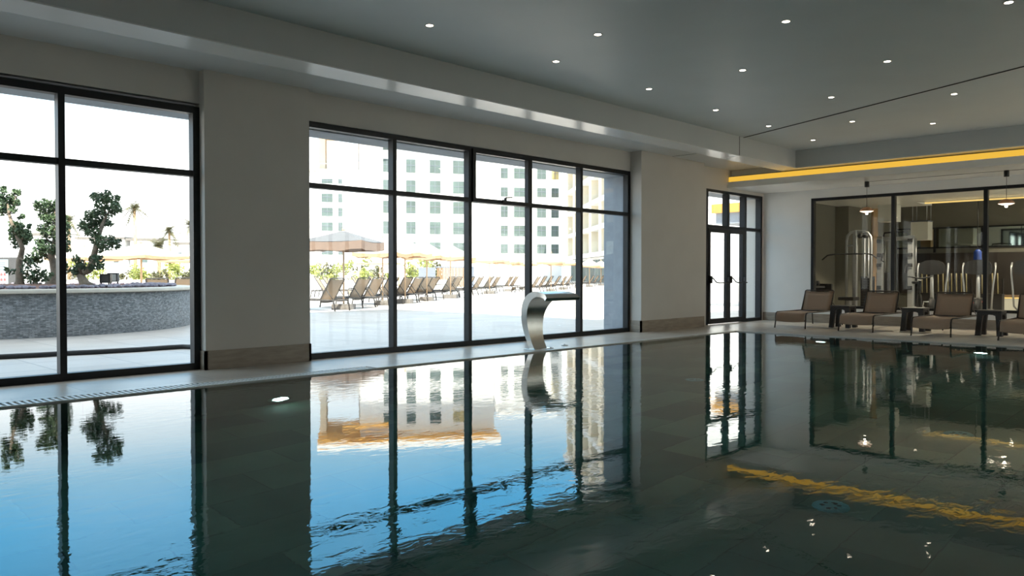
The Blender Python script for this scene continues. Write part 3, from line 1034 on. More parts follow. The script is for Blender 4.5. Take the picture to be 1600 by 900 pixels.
def cable_cross(loc, lab):
    t = thing('cable_machine', lab, 'gym machine', loc, 0, 'cable machines behind the gym glass')
    for y in (-0.36, 0.36):
        c = MB().cbox(-0.07, y - 0.07, 0, 0.07, y + 0.07, 2.02, 0.02)
        co = c.build('column', 'chrome', t)
        for z in (0.7, 1.25, 1.5, 1.85):
            MB().cbox(-0.14, y - 0.05, z, -0.06, y + 0.05, z + 0.09, 0.01).build('pulley_block', 'rubber', co)
        st = MB()
        st.cbox(0.10, y - 0.14, 0.05, 0.26, y + 0.14, 1.12, 0.02)
        st.build('weight_stack', 'rubber', t)
        for e in (-0.05, 0.05):
            MB().tube([(0.18, y + e, 1.1), (0.18, y + e, 1.95)], 0.016, 8).build('guide_rod', 'chrome', t)
    MB().cbox(-0.05, -0.36, 1.90, 0.05, 0.36, 2.0, 0.015).build('top_beam', 'chrome', t)
    MB().tube([(0.0, -0.3, 2.0), (0.0, -0.27, 2.1), (0.0, 0.0, 2.12), (0.0, 0.27, 2.1), (0.0, 0.3, 2.0)], 0.02, 8).build('chin_up_bar', 'rubber', t)
    MB().cbox(-0.3, -0.46, 0, 0.35, -0.26, 0.05, 0.01).cbox(-0.3, 0.26, 0, 0.35, 0.46, 0.05, 0.01).build('base', 'rubber', t)
    for z, y in ((1.3, -0.27), (1.6, 0.26)):
        MB().tube([(-0.1, y, z), (-0.13, y + 0.03, z - 0.18), (-0.12, y - 0.02, z - 0.22)], 0.018, 6).build('grip', 'rubber', t)


cable_cross((20.5, 6.85, 0), 'chrome cable crossover with twin columns just beyond the pulldown tower')


def elliptical(loc, rz, lab):
    """cross trainer: console pod on a mast, swinging arms, flywheel housing, pedals"""
    t = thing('cross_trainer', lab, 'gym machine', loc, rz, 'black cross trainers behind the gym glass')
    t.scale = (0.85, 0.85, 0.85)
    MB().cbox(-0.55, -0.09, 0.02, 0.75, 0.09, 0.10, 0.02).cbox(-0.55, -0.3, 0.0, -0.45, 0.3, 0.06, 0.015).cbox(0.65, -0.3, 0.0, 0.75, 0.3, 0.06, 0.015).build('base', 'rubber', t)
    MB().lathe([(0.0, -0.08), (0.20, -0.08), (0.27, -0.04), (0.27, 0.04), (0.20, 0.08), (0.0, 0.08)], (-0.30, 0, 0.36), 24, True, 'Y').build('flywheel_housing', 'rubber', t)
    MB().tube([(-0.25, 0, 0.3), (-0.30, 0, 0.9), (-0.30, 0, 1.42)], [0.055, 0.045, 0.04], 10).build('mast', 'chrome', t)
    cs = MB()
    prof = [(-0.30, 1.34), (-0.27, 1.28), (-0.18, 1.26), (0.0, 1.25), (0.18, 1.26), (0.27, 1.28), (0.30, 1.34), (0.30, 1.50), (0.26, 1.58), (0.15, 1.63), (0.0, 1.645), (-0.15, 1.63), (-0.26, 1.58), (-0.30, 1.50)]
    cs.prism(prof, -0.36, -0.25, 'X')
    co = cs.build('console', 'rubber', t)
    MB().box(-0.248, -0.18, 1.36, -0.243, 0.18, 1.56).build('screen', 'screen', co)
    for s in (-1, 1):
        MB().tube([(0.45, s * 0.20, 0.22), (-0.25, s * 0.30, 0.45), (-0.28, s * 0.33, 0.95), (-0.24, s * 0.36, 1.25), (-0.16, s * 0.37, 1.45), (-0.10, s * 0.36, 1.56)], 0.022, 8).build('swing_arm', 'chrome', t)
        MB().cbox(0.1, s * 0.2 - 0.07, 0.30, 0.45, s * 0.2 + 0.07, 0.34, 0.01).build('pedal', 'rubber', t)


M['screen'] = mat('dark screen glass', (0.012, 0.012, 0.014), 0.15, var=0.1, scale=5)
elliptical((19.9, 5.80, 0), 0.1, 'black cross trainer seen above the third lounger')
elliptical((19.9, 4.86, 0), 0.1, 'black cross trainer beside the third black mullion of the gym glass')
elliptical((19.9, 3.92, 0), 0.1, 'black cross trainer seen above the fourth lounger at the photo edge')


def bike(loc, rz, lab):
    t = thing('exercise_bike', lab, 'gym machine', loc, rz)
    MB().lathe([(0.0, -0.03), (0.22, -0.03), (0.24, 0.0), (0.22, 0.03), (0.0, 0.03)], (-0.35, 0, 0.42), 22, True, 'Y').build('flywheel', 'rubber', t)
    MB().tube([(-0.35, 0, 0.42), (0.05, 0, 0.35), (0.35, 0, 0.30)], 0.035, 8).tube([(-0.05, 0, 0.36), (0.22, 0, 0.85)], 0.03, 8).tube([(-0.05, 0, 0.36), (-0.42, 0, 0.95)], 0.03, 8).build('frame', 'rubber', t)
    MB().cbox(0.10, -0.09, 0.86, 0.38, 0.09, 0.92, 0.03).build('saddle', 'rubber', t)
    MB().tube([(-0.30, -0.22, 1.02), (-0.44, -0.20, 1.02), (-0.46, 0, 0.98), (-0.44, 0.20, 1.02), (-0.30, 0.22, 1.02)], 0.016, 8).build('handlebar', 'rubber', t)
    MB().tube([(-0.45, -0.25, 0.04), (-0.45, 0.25, 0.04)], 0.03, 8).tube([(0.42, -0.25, 0.04), (0.42, 0.25, 0.04)], 0.03, 8).tube([(-0.45, 0, 0.04), (-0.35, 0, 0.42)], 0.025, 8).tube([(0.42, 0, 0.04), (0.35, 0, 0.3)], 0.025, 8).build('stabiliser', 'rubber', t)
    MB().tube([(-0.05, 0.03, 0.36), (-0.05, 0.09, 0.36), (0.06, 0.10, 0.24), (0.06, 0.2, 0.24)], 0.014, 6).tube([(-0.05, -0.03, 0.36), (-0.05, -0.09, 0.36), (-0.16, -0.10, 0.48), (-0.16, -0.2, 0.48)], 0.014, 6).build('crank', 'chrome', t)


bike((18.5, 5.72, 0), 0.4, 'black exercise bike low behind the second side table')


def weight_rack(x, y0, n, lab):
    t = thing('bar_rack', lab, 'bar rack', (x, y0, 0), 0, 'racks of pale bars in the gym')
    MB().box(-0.12, -0.08, 0, 0.12, n * 0.115 + 0.05, 0.58).box(-0.02, -0.08, 0.92, 0.02, n * 0.115 + 0.05, 0.96).box(-0.02, -0.08, 0.58, 0.02, -0.05, 0.92).build('rack_frame', 'rubber', t)
    for k in range(n):
        MB().tube([(-0.07, k * 0.115 + 0.02, 0.58), (-0.045, k * 0.115 + 0.04, 1.10)], 0.015, 7).build('bar', 'yellowbar', t)


def ycol(px_, X):
    return X * math.tan(azim(px_))


weight_rack(22.7, ycol(1451, 22.7), 4, 'rack of upright pale bars left of the first cross trainer mast')
weight_rack(22.7, ycol(1484, 22.7), 3, 'short rack of upright pale bars right of the first cross trainer')
weight_rack(22.7, ycol(1513, 22.7), 4, 'rack of upright pale bars in front of the second cross trainer')
weight_rack(22.7, ycol(1562, 22.7), 4, 'rack of upright pale bars right of the third black mullion')
# planter box with dark shrub against the gym left wall
t = thing('dumbbell_rack', 'low dark rack of dumbbells against the gym corner by the first lounger', 'dumbbell rack', (18.05, 8.0, 0))
MB().cbox(-0.5, -0.4, 0.0, -0.42, 0.4, 0.85, 0.01).cbox(0.42, -0.4, 0.0, 0.5, 0.4, 0.85, 0.01).cbox(-0.5, -0.25, 0.35, 0.5, 0.25, 0.40, 0.01).cbox(-0.5, -0.25, 0.75, 0.5, 0.25, 0.80, 0.01).build('rack_frame', 'rubber', t)
db = None
for z in (0.40, 0.80):
    for k in range(5):
        x = 18.05 - 0.34 + k * 0.17
        if db is None:
            db = thing('dumbbell', 'black dumbbell lying on the low rack in the gym corner', 'dumbbell', (0, 0, 0), 0, 'dumbbells on the gym corner rack')
            MB().tube([(0, -0.08, 0.06), (0, 0.08, 0.06)], 0.015, 8).build('handle', 'chrome', db)
            for s in (-1, 1):
                MB().lathe([(0.0, s * 0.06), (0.055, s * 0.06), (0.06, s * 0.07), (0.06, s * 0.13), (0.055, s * 0.14), (0.0, s * 0.14)], (0, 0, 0.06), 12, True, 'Y').build('weight_head', 'rubber', db)
            o = db
        else:
            o = copy_tree(db)
        o.location = (x, 8.0, z)
b = thing('punch_bag', 'blue punch bag hanging left of the third black mullion', 'punch bag', (23.2, ycol(1527, 23.2), 1.36))
MB().lathe([(0.0, 0), (0.09, 0.02), (0.10, 0.08), (0.09, 0.30), (0.04, 0.36), (0.0, 0.36)], seg=18).build('bag', 'blue', b)
MB().tube([(0, 0, 0.36), (0, 0, 1.89)], 0.01, 6).build('hanging_strap', 'rubber', b)
b = thing('weight_bench', 'black flat bench with red pad edge beside the third mullion', 'bench', (21.2, ycol(1520, 21.2), 0))
MB().cbox(-0.5, -0.14, 0.42, 0.5, 0.14, 0.50, 0.02).build('pad', 'rubber', b)
MB().cbox(-0.5, -0.145, 0.395, 0.5, 0.145, 0.42, 0.005).build('pad_edge', 'red', b)
for sx in (-0.4, 0.4):
    MB().tube([(sx, -0.2, 0.02), (sx, -0.15, 0.4)], 0.02, 6).tube([(sx, 0.2, 0.02), (sx, 0.15, 0.4)], 0.02, 6).tube([(sx, -0.22, 0.02), (sx, 0.22, 0.02)], 0.02, 6).build('leg', 'chrome', b)

# ------------------------------------------------------------------ outside: ground, own building
struct('ground_patio', MB().box(-120, YO + 0.02, -0.3, 190, 260, 0.0), 'patio')
struct('roof_low', MB().box(-4.2, -6.0, 4.0, 30, YO + 0.02, 4.3), 'extwall')
struct('ground_garden', MB().box(-120, -160, -0.3, 190, -5.2, -0.02), 'patio')
struct('wall_upper_storeys', MB().box(-30, -8, 4.3, 8.8, YO + 0.02, 19.0), 'extwall')
struct('wall_exterior_end', MB().box(XG + 0.25, 8.76, 0, 28, YO + 0.02, 4.0), 'extwall')
dr = MB()
pts = [at(-60, 566, 9.95), at(0, 561.5, 10.0)]
P = []
for (x, y) in ((-80, 566), (0, 561.5), (60, 558.5), (100, 556), (160, 553), (220, 549.5), (260, 546.5), (285, 545), (300, 545.5), (312, 547)):
    d = FW + RT * ((x - 800) / FPX) - UP * ((y - 450) / FPX)
    P.append(EYE + d * (-CAM_H / d.z))
for p in P:
    p.z = 0.03
dr.tube(P, 0.035, 8)
tag(dr.build('garden_hose', 'rubber', None, P[3]), 'dark pipe lying curved on the paving just outside the planter window', 'pipe')

# ------------------------------------------------------------------ planter with trees
PC, PR = Vector((4.15, 18.5, 0.05)), 3.55
pl = thing('round_planter', 'large round slate clad planter with pale rim outside the first window', 'planter', PC)
seg = 72
MB().lathe([(PR, -0.05), (PR, 0.70), (PR - 0.1, 0.70), (PR - 0.25, 0.70)], seg=seg).build('clad_wall', 'stoneclad', pl)
MB().lathe([(PR - 0.30, 0.70), (PR + 0.05, 0.70), (PR + 0.06, 0.715), (PR + 0.06, 0.755), (PR + 0.05, 0.77), (PR - 0.29, 0.77), (PR - 0.30, 0.755), (PR - 0.30, 0.70)], seg=seg).build('coping_ring', 'rim', pl)
MB().lathe([(PR - 0.28, 0.735), (PR - 0.8, 0.765), (2.0, 0.80), (1.0, 0.82), (0.0, 0.825)], seg=40).build('mulch_bed', 'soil', pl)
# pebbles
pm = MB()
rng = random.Random(3)
for k in range(620):
    a = rng.uniform(PI * 0.85, PI * 2.15) if k % 4 else rng.uniform(0, 2 * PI)
    rr = PR - 0.33 - abs(rng.gauss(0, 0.22))
    s = rng.uniform(0.03, 0.06)
    c = Vector((PC.x + rr * math.cos(a), PC.y + rr * math.sin(a), 0.825 + s * 0.45 + max(0, PR - 0.33 - rr) * 0.02))
    prof = [(0.0, -0.7 * s), (0.7 * s, -0.45 * s), (s, 0), (0.7 * s, 0.45 * s), (0.0, 0.65 * s)]
    q = MB().lathe(prof, (0, 0, 0), 6)
    R_ = Matrix.Rotation(rng.uniform(0, 6), 3, 'Z') @ Matrix.Rotation(rng.uniform(-0.4, 0.4), 3, 'X') @ Matrix.Diagonal((1.2, 0.85, 1))
    pm.add([c + R_ @ v for v in q.v], q.f, True)
tag(pm.build('pebbles', 'rock'), 'mauve grey pebbles lying around the edge of the planter', 'pebbles', None, 'stuff')


def leaves(blobs, n_per, size, rng, D):
    """leaf blades scattered through ball shaped clumps [(centre, radius)]"""
    mb = MB()
    for c, r in blobs:
        for k in range(int(n_per * (r / 0.15) ** 1.6) + 8):
            while True:
                d = Vector((rng.uniform(-1, 1), rng.uniform(-1, 1), rng.uniform(-1, 1)))
                if 0.02 < d.length < 1:
                    break
            p = c + d * r
            s = size * rng.uniform(0.6, 1.25)
            n = Vector((rng.gauss(0, 1), rng.gauss(0, 1), rng.gauss(0, 0.8))).normalized()
            t_ = n.cross(Vector((rng.gauss(0, 1), rng.gauss(0, 1), rng.gauss(0, 1)))).normalized()
            b_ = n.cross(t_)
            mb.add([p - t_ * s, p + b_ * s * 0.45 + n * s * 0.12, p + t_ * s, p - b_ * s * 0.45 + n * s * 0.12], [(0, 1, 2), (0, 2, 3)])
    return mb


def garden_tree(name, label, trunk, branches, clumps, D, seed, lm='leaf', base_z=None, n_per=105, size=0.046):
    rng = random.Random(seed)
    b0 = at(*trunk[0][:2], D)
    t = thing(name, label, 'tree' if 'tree' in name else 'shrub', b0)
    def loc(x, y, j=0.0):
        return at(x, y, D + j) - b0
    mb = MB()
    mb.tube([loc(x, y, rng.uniform(-0.08, 0.08) if i else 0) for i, (x, y, r) in enumerate(trunk)], [r for x, y, r in trunk], 9)
    for br in branches:
        mb.tube([loc(x, y, rng.uniform(-0.15, 0.15) if i else 0) for i, (x, y, r) in enumerate(br)], [r for x, y, r in br], 6)
    k = D / FPX
    mb.build('trunk', 'bark', t)
    leaves([(loc(x, y, rng.uniform(-0.18, 0.18)), r * k * 1.18) for x, y, r in clumps], n_per, size, rng, D).build('foliage', lm, t)
    return t


garden_tree('bonsai_tree', 'crooked dark green tree right of the window mullion in the round planter',
            [(135, 449, .17), (132, 443, .10), (126, 431, .075), (129, 426, .075), (138, 423, .07), (143, 412, .065), (147, 398, .06), (150, 385, .055), (153, 372, .045), (159, 354, .04), (165, 340, .03), (162, 322, .02)],
            [[(128, 428, .03), (123, 420, .02), (118, 410, .012)], [(142, 414, .03), (150, 408, .02), (158, 404, .012)], [(151, 380, .03), (160, 376, .02), (172, 374, .012)], [(156, 362, .03), (145, 352, .02), (132, 350, .012)], [(165, 340, .02), (173, 325, .012), (180, 318, .008)]],
            [(153, 309, 8), (147, 306, 5), (160, 316, 10), (170, 312, 9), (168, 303, 5), (180, 320, 7), (185, 327, 5), (183, 309, 4), (156, 328, 9), (170, 330, 9), (178, 332, 5), (143, 338, 9), (152, 343, 9), (136, 346, 8), (130, 354, 7), (142, 354, 9), (155, 350, 7), (165, 347, 7), (171, 351, 4), (148, 363, 7), (138, 364, 5),
             (150, 374, 7), (161, 377, 9), (168, 384, 7), (158, 388, 6), (173, 375, 6), (180, 379, 4), (185, 376, 3.5), (184, 385, 4), (118, 405, 5), (124, 411, 6), (129, 415, 6), (119, 420, 6), (126, 424, 7), (133, 421, 4), (147, 404, 6), (155, 405, 6), (152, 415, 6), (158, 416, 4), (143, 418, 5), (117, 425, 4)], 16.3, 11)
garden_tree('bonsai_tree', 'dark green tree partly hidden by the window mullion in the round planter',
            [(82, 449, .17), (83, 441, .15), (86, 425, .09), (83, 410, .075), (80, 400, .07), (84, 385, .06), (88, 365, .05), (88, 340, .035), (86, 322, .02)],
            [[(82, 405, .03), (72, 398, .02), (60, 395, .012)], [(86, 380, .03), (75, 376, .02), (66, 362, .012)], [(86, 375, .025), (96, 366, .02), (103, 358, .01)], [(88, 350, .025), (76, 336, .015), (66, 326, .01)]],
            [(57, 319, 5), (64, 323, 8), (72, 318, 7), (76, 328, 10), (66, 336, 7), (86, 320, 7), (88, 332, 10), (93, 322, 6), (76, 342, 8), (86, 345, 9), (96, 342, 8), (102, 352, 6), (107, 356, 4), (64, 357, 6), (73, 358, 8), (71, 366, 7), (84, 362, 9), (92, 368, 9), (103, 368, 6),
             (62, 379, 6), (70, 383, 9), (78, 388, 8), (62, 391, 8), (72, 396, 8), (88, 390, 7), (54, 401, 6), (60, 407, 6), (50, 409, 5), (92, 395, 6), (104, 380, 6), (106, 390, 4), (105, 420, 5), (100, 413, 4)], 16.9, 12)
garden_tree('bonsai_tree', 'slender dark green tree beside the sign in the round planter',
            [(29, 451, .15), (31, 440, .08), (30, 425, .07), (30, 408, .06), (33, 398, .055), (35, 388, .05), (31, 377, .05), (24, 362, .04), (18, 347, .035), (14, 334, .03), (12, 318, .02)],
            [[(32, 403, .03), (40, 409, .02), (48, 418, .012)], [(32, 378, .03), (38, 368, .02), (44, 358, .012)], [(14, 334, .02), (20, 322, .012), (25, 306, .008)]],
            [(5, 297, 5), (7, 307, 7), (2, 312, 5), (13, 316, 9), (20, 310, 6), (23, 300, 4), (28, 301, 4), (25, 317, 5), (6, 325, 7), (14, 327, 8), (20, 327, 5), (3, 331, 5), (27, 317, 3), (20, 352, 6), (26, 352, 7), (33, 355, 5), (24, 362, 8), (34, 362, 9), (42, 366, 7), (45, 371, 5), (30, 372, 9), (40, 373, 7), (21, 372, 6), (26, 381, 7), (36, 380, 5), (35, 338, 3), (30, 340, 2), (46, 353, 3), (20, 360, 5)], 16.1, 13)
garden_tree('leafy_shrub', 'bushy green shrub low between the sign and the mullion in the planter',
            [(58, 451, .08), (57, 445, .05), (54, 438, .03), (53, 428, .02)], [[(56, 442, .02), (64, 434, .012), (68, 427, .01)], [(55, 440, .02), (45, 434, .012), (40, 426, .01)]],
            [(40, 408, 5), (36, 420, 5), (40, 425, 7), (47, 420, 5), (42, 434, 7), (50, 429, 7), (52, 438, 7), (58, 421, 6), (58, 431, 7), (66, 425, 6), (67, 434, 6), (58, 441, 6), (76, 430, 6), (72, 436, 4), (47, 412, 6), (44, 402, 5), (80, 429, 3), (18, 424, 5), (12, 422, 4)], 16.0, 14, n_per=40)
# sign pylon
sp = at(16, 449, 21.5)
st = thing('sign_pylon', 'grey totem sign with pale blue information panel beyond the planter', 'sign', (sp.x, sp.y, 0), YAW - PI / 2)
hz = at(16, 402, 21.5).z
MB().cbox(-0.75, 0, 0, 0.30, 0.12, hz, 0.01).build('pylon_body', 'signboard', st)
sf = MB().box(-0.70, -0.012, 0.25, -0.045, 0.0, hz - 0.06).build('sign_panel', 'signface', st)
mk = MB()
for k in range(3):
    mk.box(-0.62, -0.016, hz - 0.16 - k * 0.05, -0.12, -0.012, hz - 0.145 - k * 0.05)
mk.box(-0.66, -0.016, hz - 0.34, -0.10, -0.012, hz - 0.325)
mk.box(-0.60, -0.016, hz - 0.75, -0.12, -0.012, hz - 0.742)
mk.build('printed_line', 'signgrey', sf)
for r_ in range(2):
    for k in range(6):
        x = -0.62 + k * 0.09
        z = hz - 0.50 - r_ * 0.14
        MB().box(x, -0.016, z, x + 0.06, -0.012, z + 0.045).box(x + 0.015, -0.016, z + 0.05, x + 0.045, -0.012, z + 0.075).build('pictogram', 'signred', sf)
# floodlights
for (x, y, D, lab, mm) in ((164, 448, 16.6, 'dark box floodlight on legs beside the crooked tree in the planter', 'blackmetal'), (175.5, 446, 17.0, 'pale box floodlight behind the dark one in the planter', 'signface')):
    p = at(x, y, D)
    t = thing('garden_floodlight', lab, 'garden light', p, YAW - PI / 2 + 0.2, 'box floodlights in the round planter')
    s = MB()
    s.box(-0.105, 0, 0.08, -0.075, 0.14, 0.27).box(0.075, 0, 0.08, 0.105, 0.14, 0.27).box(-0.075, 0, 0.24, 0.075, 0.14, 0.27).box(-0.075, 0, 0.08, 0.075, 0.14, 0.10)
    s.build('housing', mm if mm == 'blackmetal' else 'signboard', t)
    MB().box(-0.075, 0.0 if mm != 'blackmetal' else 0.02, 0.10, 0.075, 0.03, 0.24).build('lens', 'white' if mm != 'blackmetal' else 'signboard', t)
    for sx in (-0.09, 0.09):
        MB().box(sx - 0.012, 0.05, -0.06, sx + 0.012, 0.08, 0.08).build('leg', mm if mm == 'blackmetal' else 'signboard', t)

# ------------------------------------------------------------------ terrace loungers and parasols
RA = math.radians(34)              # direction of the row
R0 = Vector((12.95, 19.75, 0))
RD = Vector((math.cos(RA), math.sin(RA), 0))


def on_row(x, off=0.0):
    """point of the lounger row seen in the direction of picture column x"""
    o = R0 + Vector((-math.sin(RA), math.cos(RA), 0)) * off
    a = azim(x)
    d = Vector((math.cos(a), math.sin(a), 0))
    # o + t*RD = s*d
    det = RD.x * (-d.y) - RD.y * (-d.x)
    tt = ((-o.x) * (-d.y) - (-o.y) * (-d.x)) / det
    return o + RD * tt


FARD = {846: 46, 856: 48, 866: 50.5, 878: 54, 888: 57.5, 896: 61, 918: 66, 930: 70, 937: 74, 945: 79}


def frame_pt(x, D):
    p = at(x, 450, D)
    return Vector((p.x, p.y, 0))


OL = make_lounger('terrace_lounger', 'outmesh', 'outframe', '', 'sun lounger', tilt=58, w=0.31, back=0.74, k=1.7)
cols = [533, 575, 597, 620, 643, 660, 674, 686, 711, 722, 742, 756, 772, 783, 803, 811, 846, 856, 866, 878, 888, 896, 918, 930, 937, 945]
pane_name = ['first', 'second', 'third', 'fourth', 'fifth']
bounds = [487, 616, 734, 829, 908, 985]
ordn = ['first', 'second', 'third', 'fourth', 'fifth', 'sixth', 'seventh']
cnt = [0] * 5
for i, x in enumerate(cols):
    p = next(k for k in range(5) if bounds[k] <= x < bounds[k + 1])
    o = OL if i == 0 else copy_tree(OL)
    # local +x (head) points back toward the building
    hd = math.radians(-75 + 10 * min(1, max(0, (x - 560) / 250)))
    q = on_row(x) if x not in FARD else frame_pt(x, FARD[x])
    o.location = q - Vector((math.cos(hd), math.sin(hd), 0)) * 1.72
    o.rotation_euler.z = hd
    if x == 620:
        lab = 'tan mesh terrace lounger half hidden behind the first mullion of the big window'
    else:
        lab = 'tan mesh terrace lounger, %s from the left in the %s bay of the big window' % (ordn[cnt[p]], pane_name[p])
        cnt[p] += 1
    tag(o, lab, 'sun lounger', 'tan loungers in the front terrace row')
# second row, heads the other way
for i, (x, off, lab) in enumerate(((497, 6.5, 'tan lounger facing the building, at the left edge of the first bay'), (509, 6.8, 'tan lounger facing the building behind the first terrace lounger'),
                                   (553, 7.2, 'tan lounger facing the building right of the first parasol pole'), (580, 7.5, 'tan lounger facing the building behind the third terrace lounger'),
                                   (604, 9.5, 'tan lounger facing the building near the first mullion'), (636, 6.2, 'tan lounger facing the building right of the first mullion'),
                                   (668, 8, 'tan lounger facing the building behind the fourth parasol pole'))):
    o = copy_tree(OL)
    hd = RA + PI / 2 + 0.15
    o.location = on_row(x, off) - Vector((math.cos(hd), math.sin(hd), 0)) * 1.5
    o.rotation_euler.z = hd
    tag(o, lab, 'sun lounger', 'tan loungers facing the building')
for (x, D, rz, lab) in ((246, 23.5, 2.4, 'tan lounger back showing over the planter rim beneath the white parasol'), (288, 27.0, 2.0, 'tan lounger showing right of the planter beside the window frame')):
    o = copy_tree(OL)
    p = at(x, 450, D)
    hd = azim(x) + PI + (2.3 - rz)
    o.location = Vector((p.x, p.y, 0)) - Vector((math.cos(hd), math.sin(hd), 0)) * 1.5
    o.rotation_euler.z = hd
    tag(o, lab, 'sun lounger', 'tan loungers behind the planter')


def make_parasol(half=0.96, eave=1.86, apex=2.42):
    t = thing('parasol', '', 'parasol')
    MB().tube([(0, 0, 0.05), (0, 0, apex - 0.04)], 0.030, 10).build('pole', 'timber', t)
    b = MB()
    b.cbox(-0.24, -0.30, 0, 0.24, 0.30, 0.17, 0.02)
    b.build('base_block', 'block', t)
    cn = MB()
    # square canopy with a gentle sag, thin fabric
    k = 6
    ring = []
    for s in (0, 1):
        rings = []
        for lv in (0.08, 0.3, 0.55, 0.8, 1.0):
            z = apex - (apex - eave) * (lv ** 0.92) - s * 0.012
            pts = []
            for e in range(4):
                for q in range(k):
                    u = q / k * 2 - 1
                    a = [(u, -1), (1, u), (-u, 1), (-1, -u)][e]
                    sag = 0.05 * lv * (1 - u * u)
                    pts.append((a[0] * half * lv, a[1] * half * lv, z - sag))
            rings.append(pts)
        vs = [p for r_ in rings for p in r_]
        n = 4 * k
        fs = []
        for i in range(len(rings) - 1):
            for q in range(n):
                fs.append((i * n + q, i * n + (q + 1) % n, (i + 1) * n + (q + 1) % n, (i + 1) * n + q))
        fs.append(tuple(range(n)))
        cn.add(vs, fs, False)
        ring.append(rings[-1])
    co = cn.build('canopy', 'fabric', t)
    vl = MB()
    n = len(ring[0])
    vs = [Vector(p) for p in ring[0]] + [Vector((p[0] * 1.005, p[1] * 1.005, p[2] - 0.13 - 0.02 * math.sin(i * 2.1))) for i, p in enumerate(ring[0])] + [Vector((p[0] * 0.99, p[1] * 0.99, p[2])) for p in ring[0]] + [Vector((p[0] * 0.99, p[1] * 0.99, p[2] - 0.125)) for p in ring[0]]
    fs = [(q, (q + 1) % n, n + (q + 1) % n, n + q) for q in range(n)] + [(2 * n + q, 2 * n + (q + 1) % n, 3 * n + (q + 1) % n, 3 * n + q) for q in range(n)]
    vl.add(vs, fs)
    vl.build('valance', 'valance', co)
    ribs = MB()
    for e in range(4):
        c = [(-1, -1), (1, -1), (1, 1), (-1, 1)][e]
        ribs.tube([(0, 0, apex - 0.10), (c[0] * half * 0.98, c[1] * half * 0.98, eave - 0.03)], 0.014, 6)
        ribs.tube([(c[0] * half * 0.55, c[1] * half * 0.55, (apex + eave) / 2 - 0.08), (0, 0, eave - 0.12)], 0.012, 6)
    ribs.build('rib', 'timber', t)
    MB().lathe([(0.0, 0.10), (0.03, 0.08), (0.05, 0.02), (0.06, 0.0), (0.0, -0.02)], (0, 0, apex), 12).build('finial', 'timber', t)
    return t


pr = make_parasol()
ppx = [537, 598, 633, 667, 704, 765, 795, 820, 861, 880, 921, 939]
plab = ['nearest parasol with grey peaked top and brown valance in the first bay', 'parasol second along the terrace, just left of the first mullion', 'parasol third along the terrace, first in the second bay',
        'parasol fourth along the terrace, above the tight cluster of loungers', 'parasol fifth along the terrace, in front of the slatted fence', 'parasol on the terrace, first in the third bay',
        'parasol on the terrace, second in the third bay', 'parasol on the terrace beside the third mullion', 'parasol on the terrace, first in the fourth bay', 'parasol on the terrace, second in the fourth bay above the spout',
        'parasol on the terrace, first in the narrow last bay', 'farthest parasol on the terrace in the narrow last bay']
for i, x in enumerate(ppx):
    o = pr if i == 0 else copy_tree(pr)
    o.location = {0: on_row(x, 0.3), 1: on_row(x, 0.28), 3: on_row(x, 0.02), 7: frame_pt(x, 55), 8: frame_pt(x, 49.2), 9: frame_pt(x, 55.5), 10: frame_pt(x, 68), 11: frame_pt(x, 76)}.get(i, on_row(x, 0.0))
    o.rotation_euler.z = RA
    if i in (1, 2, 3, 6, 7, 8):
        o.scale = (0.84, 0.84, 1.0 - 0.02 * (i % 2))
    tag(o, plab[i], 'parasol', 'parasols along the terrace row')
for (x, D, sc, lab) in ((221, 35.5, 1.5, 'wide white parasol beyond the planter in the first window'), (304, 46, 1.5, 'white parasol beyond the planter cut by the window frame'), (132, 40, 1.3, 'pale parasol behind the crooked planter tree')):
    o = copy_tree(pr)
    p = at(x, 450, D)
    o.location = (p.x, p.y, 0)
    o.scale = (sc, sc, 1.03)
    o.rotation_euler.z = 0.5
    tag(o, lab, 'parasol', 'white parasols beyond the planter')

grey_top = next(c for c in pr.children if c.name.startswith('canopy'))
grey_top.data = grey_top.data.copy()
grey_top.data.materials[0] = M['shadedfabric']
for c in list(pr.children) + [q for c in pr.children for q in c.children]:
    base = c.name.split('.')[0]
    if base in ('canopy', 'rib', 'valance'):
        if base != 'canopy':
            c.data = c.data.copy()
        if base == 'valance':
            c.data.materials[0] = M['darkvalance']
        for v in c.data.vertices:
            if v.co.z > 1.2:
                if base == 'valance':
                    v.co.z = v.co.z + 0.215 - (0.12 if v.co.z < 1.79 else 0.0)
                else:
                    v.co.z = 2.42 - (2.42 - v.co.z) * 0.62
grey_top['label'] = 'grey weathered canopy fabric'

# pergola of bamboo behind the first lounger rows
pg = at(586, 460, 46)
t = thing('timber_pergola', 'thin bamboo pergola frame behind the front terrace loungers', 'pergola', (pg.x, pg.y, 0), YAW - PI / 2)
for x in (-0.95, 0.3, 1.4):
    MB().tube([(x, 0, 0), (x, 0, 1.75)], 0.05, 6).build('post', 'timber', t)
MB().tube([(-1.1, 0, 1.70), (1.5, 0, 1.70)], 0.06, 6).build('beam', 'timber', t)

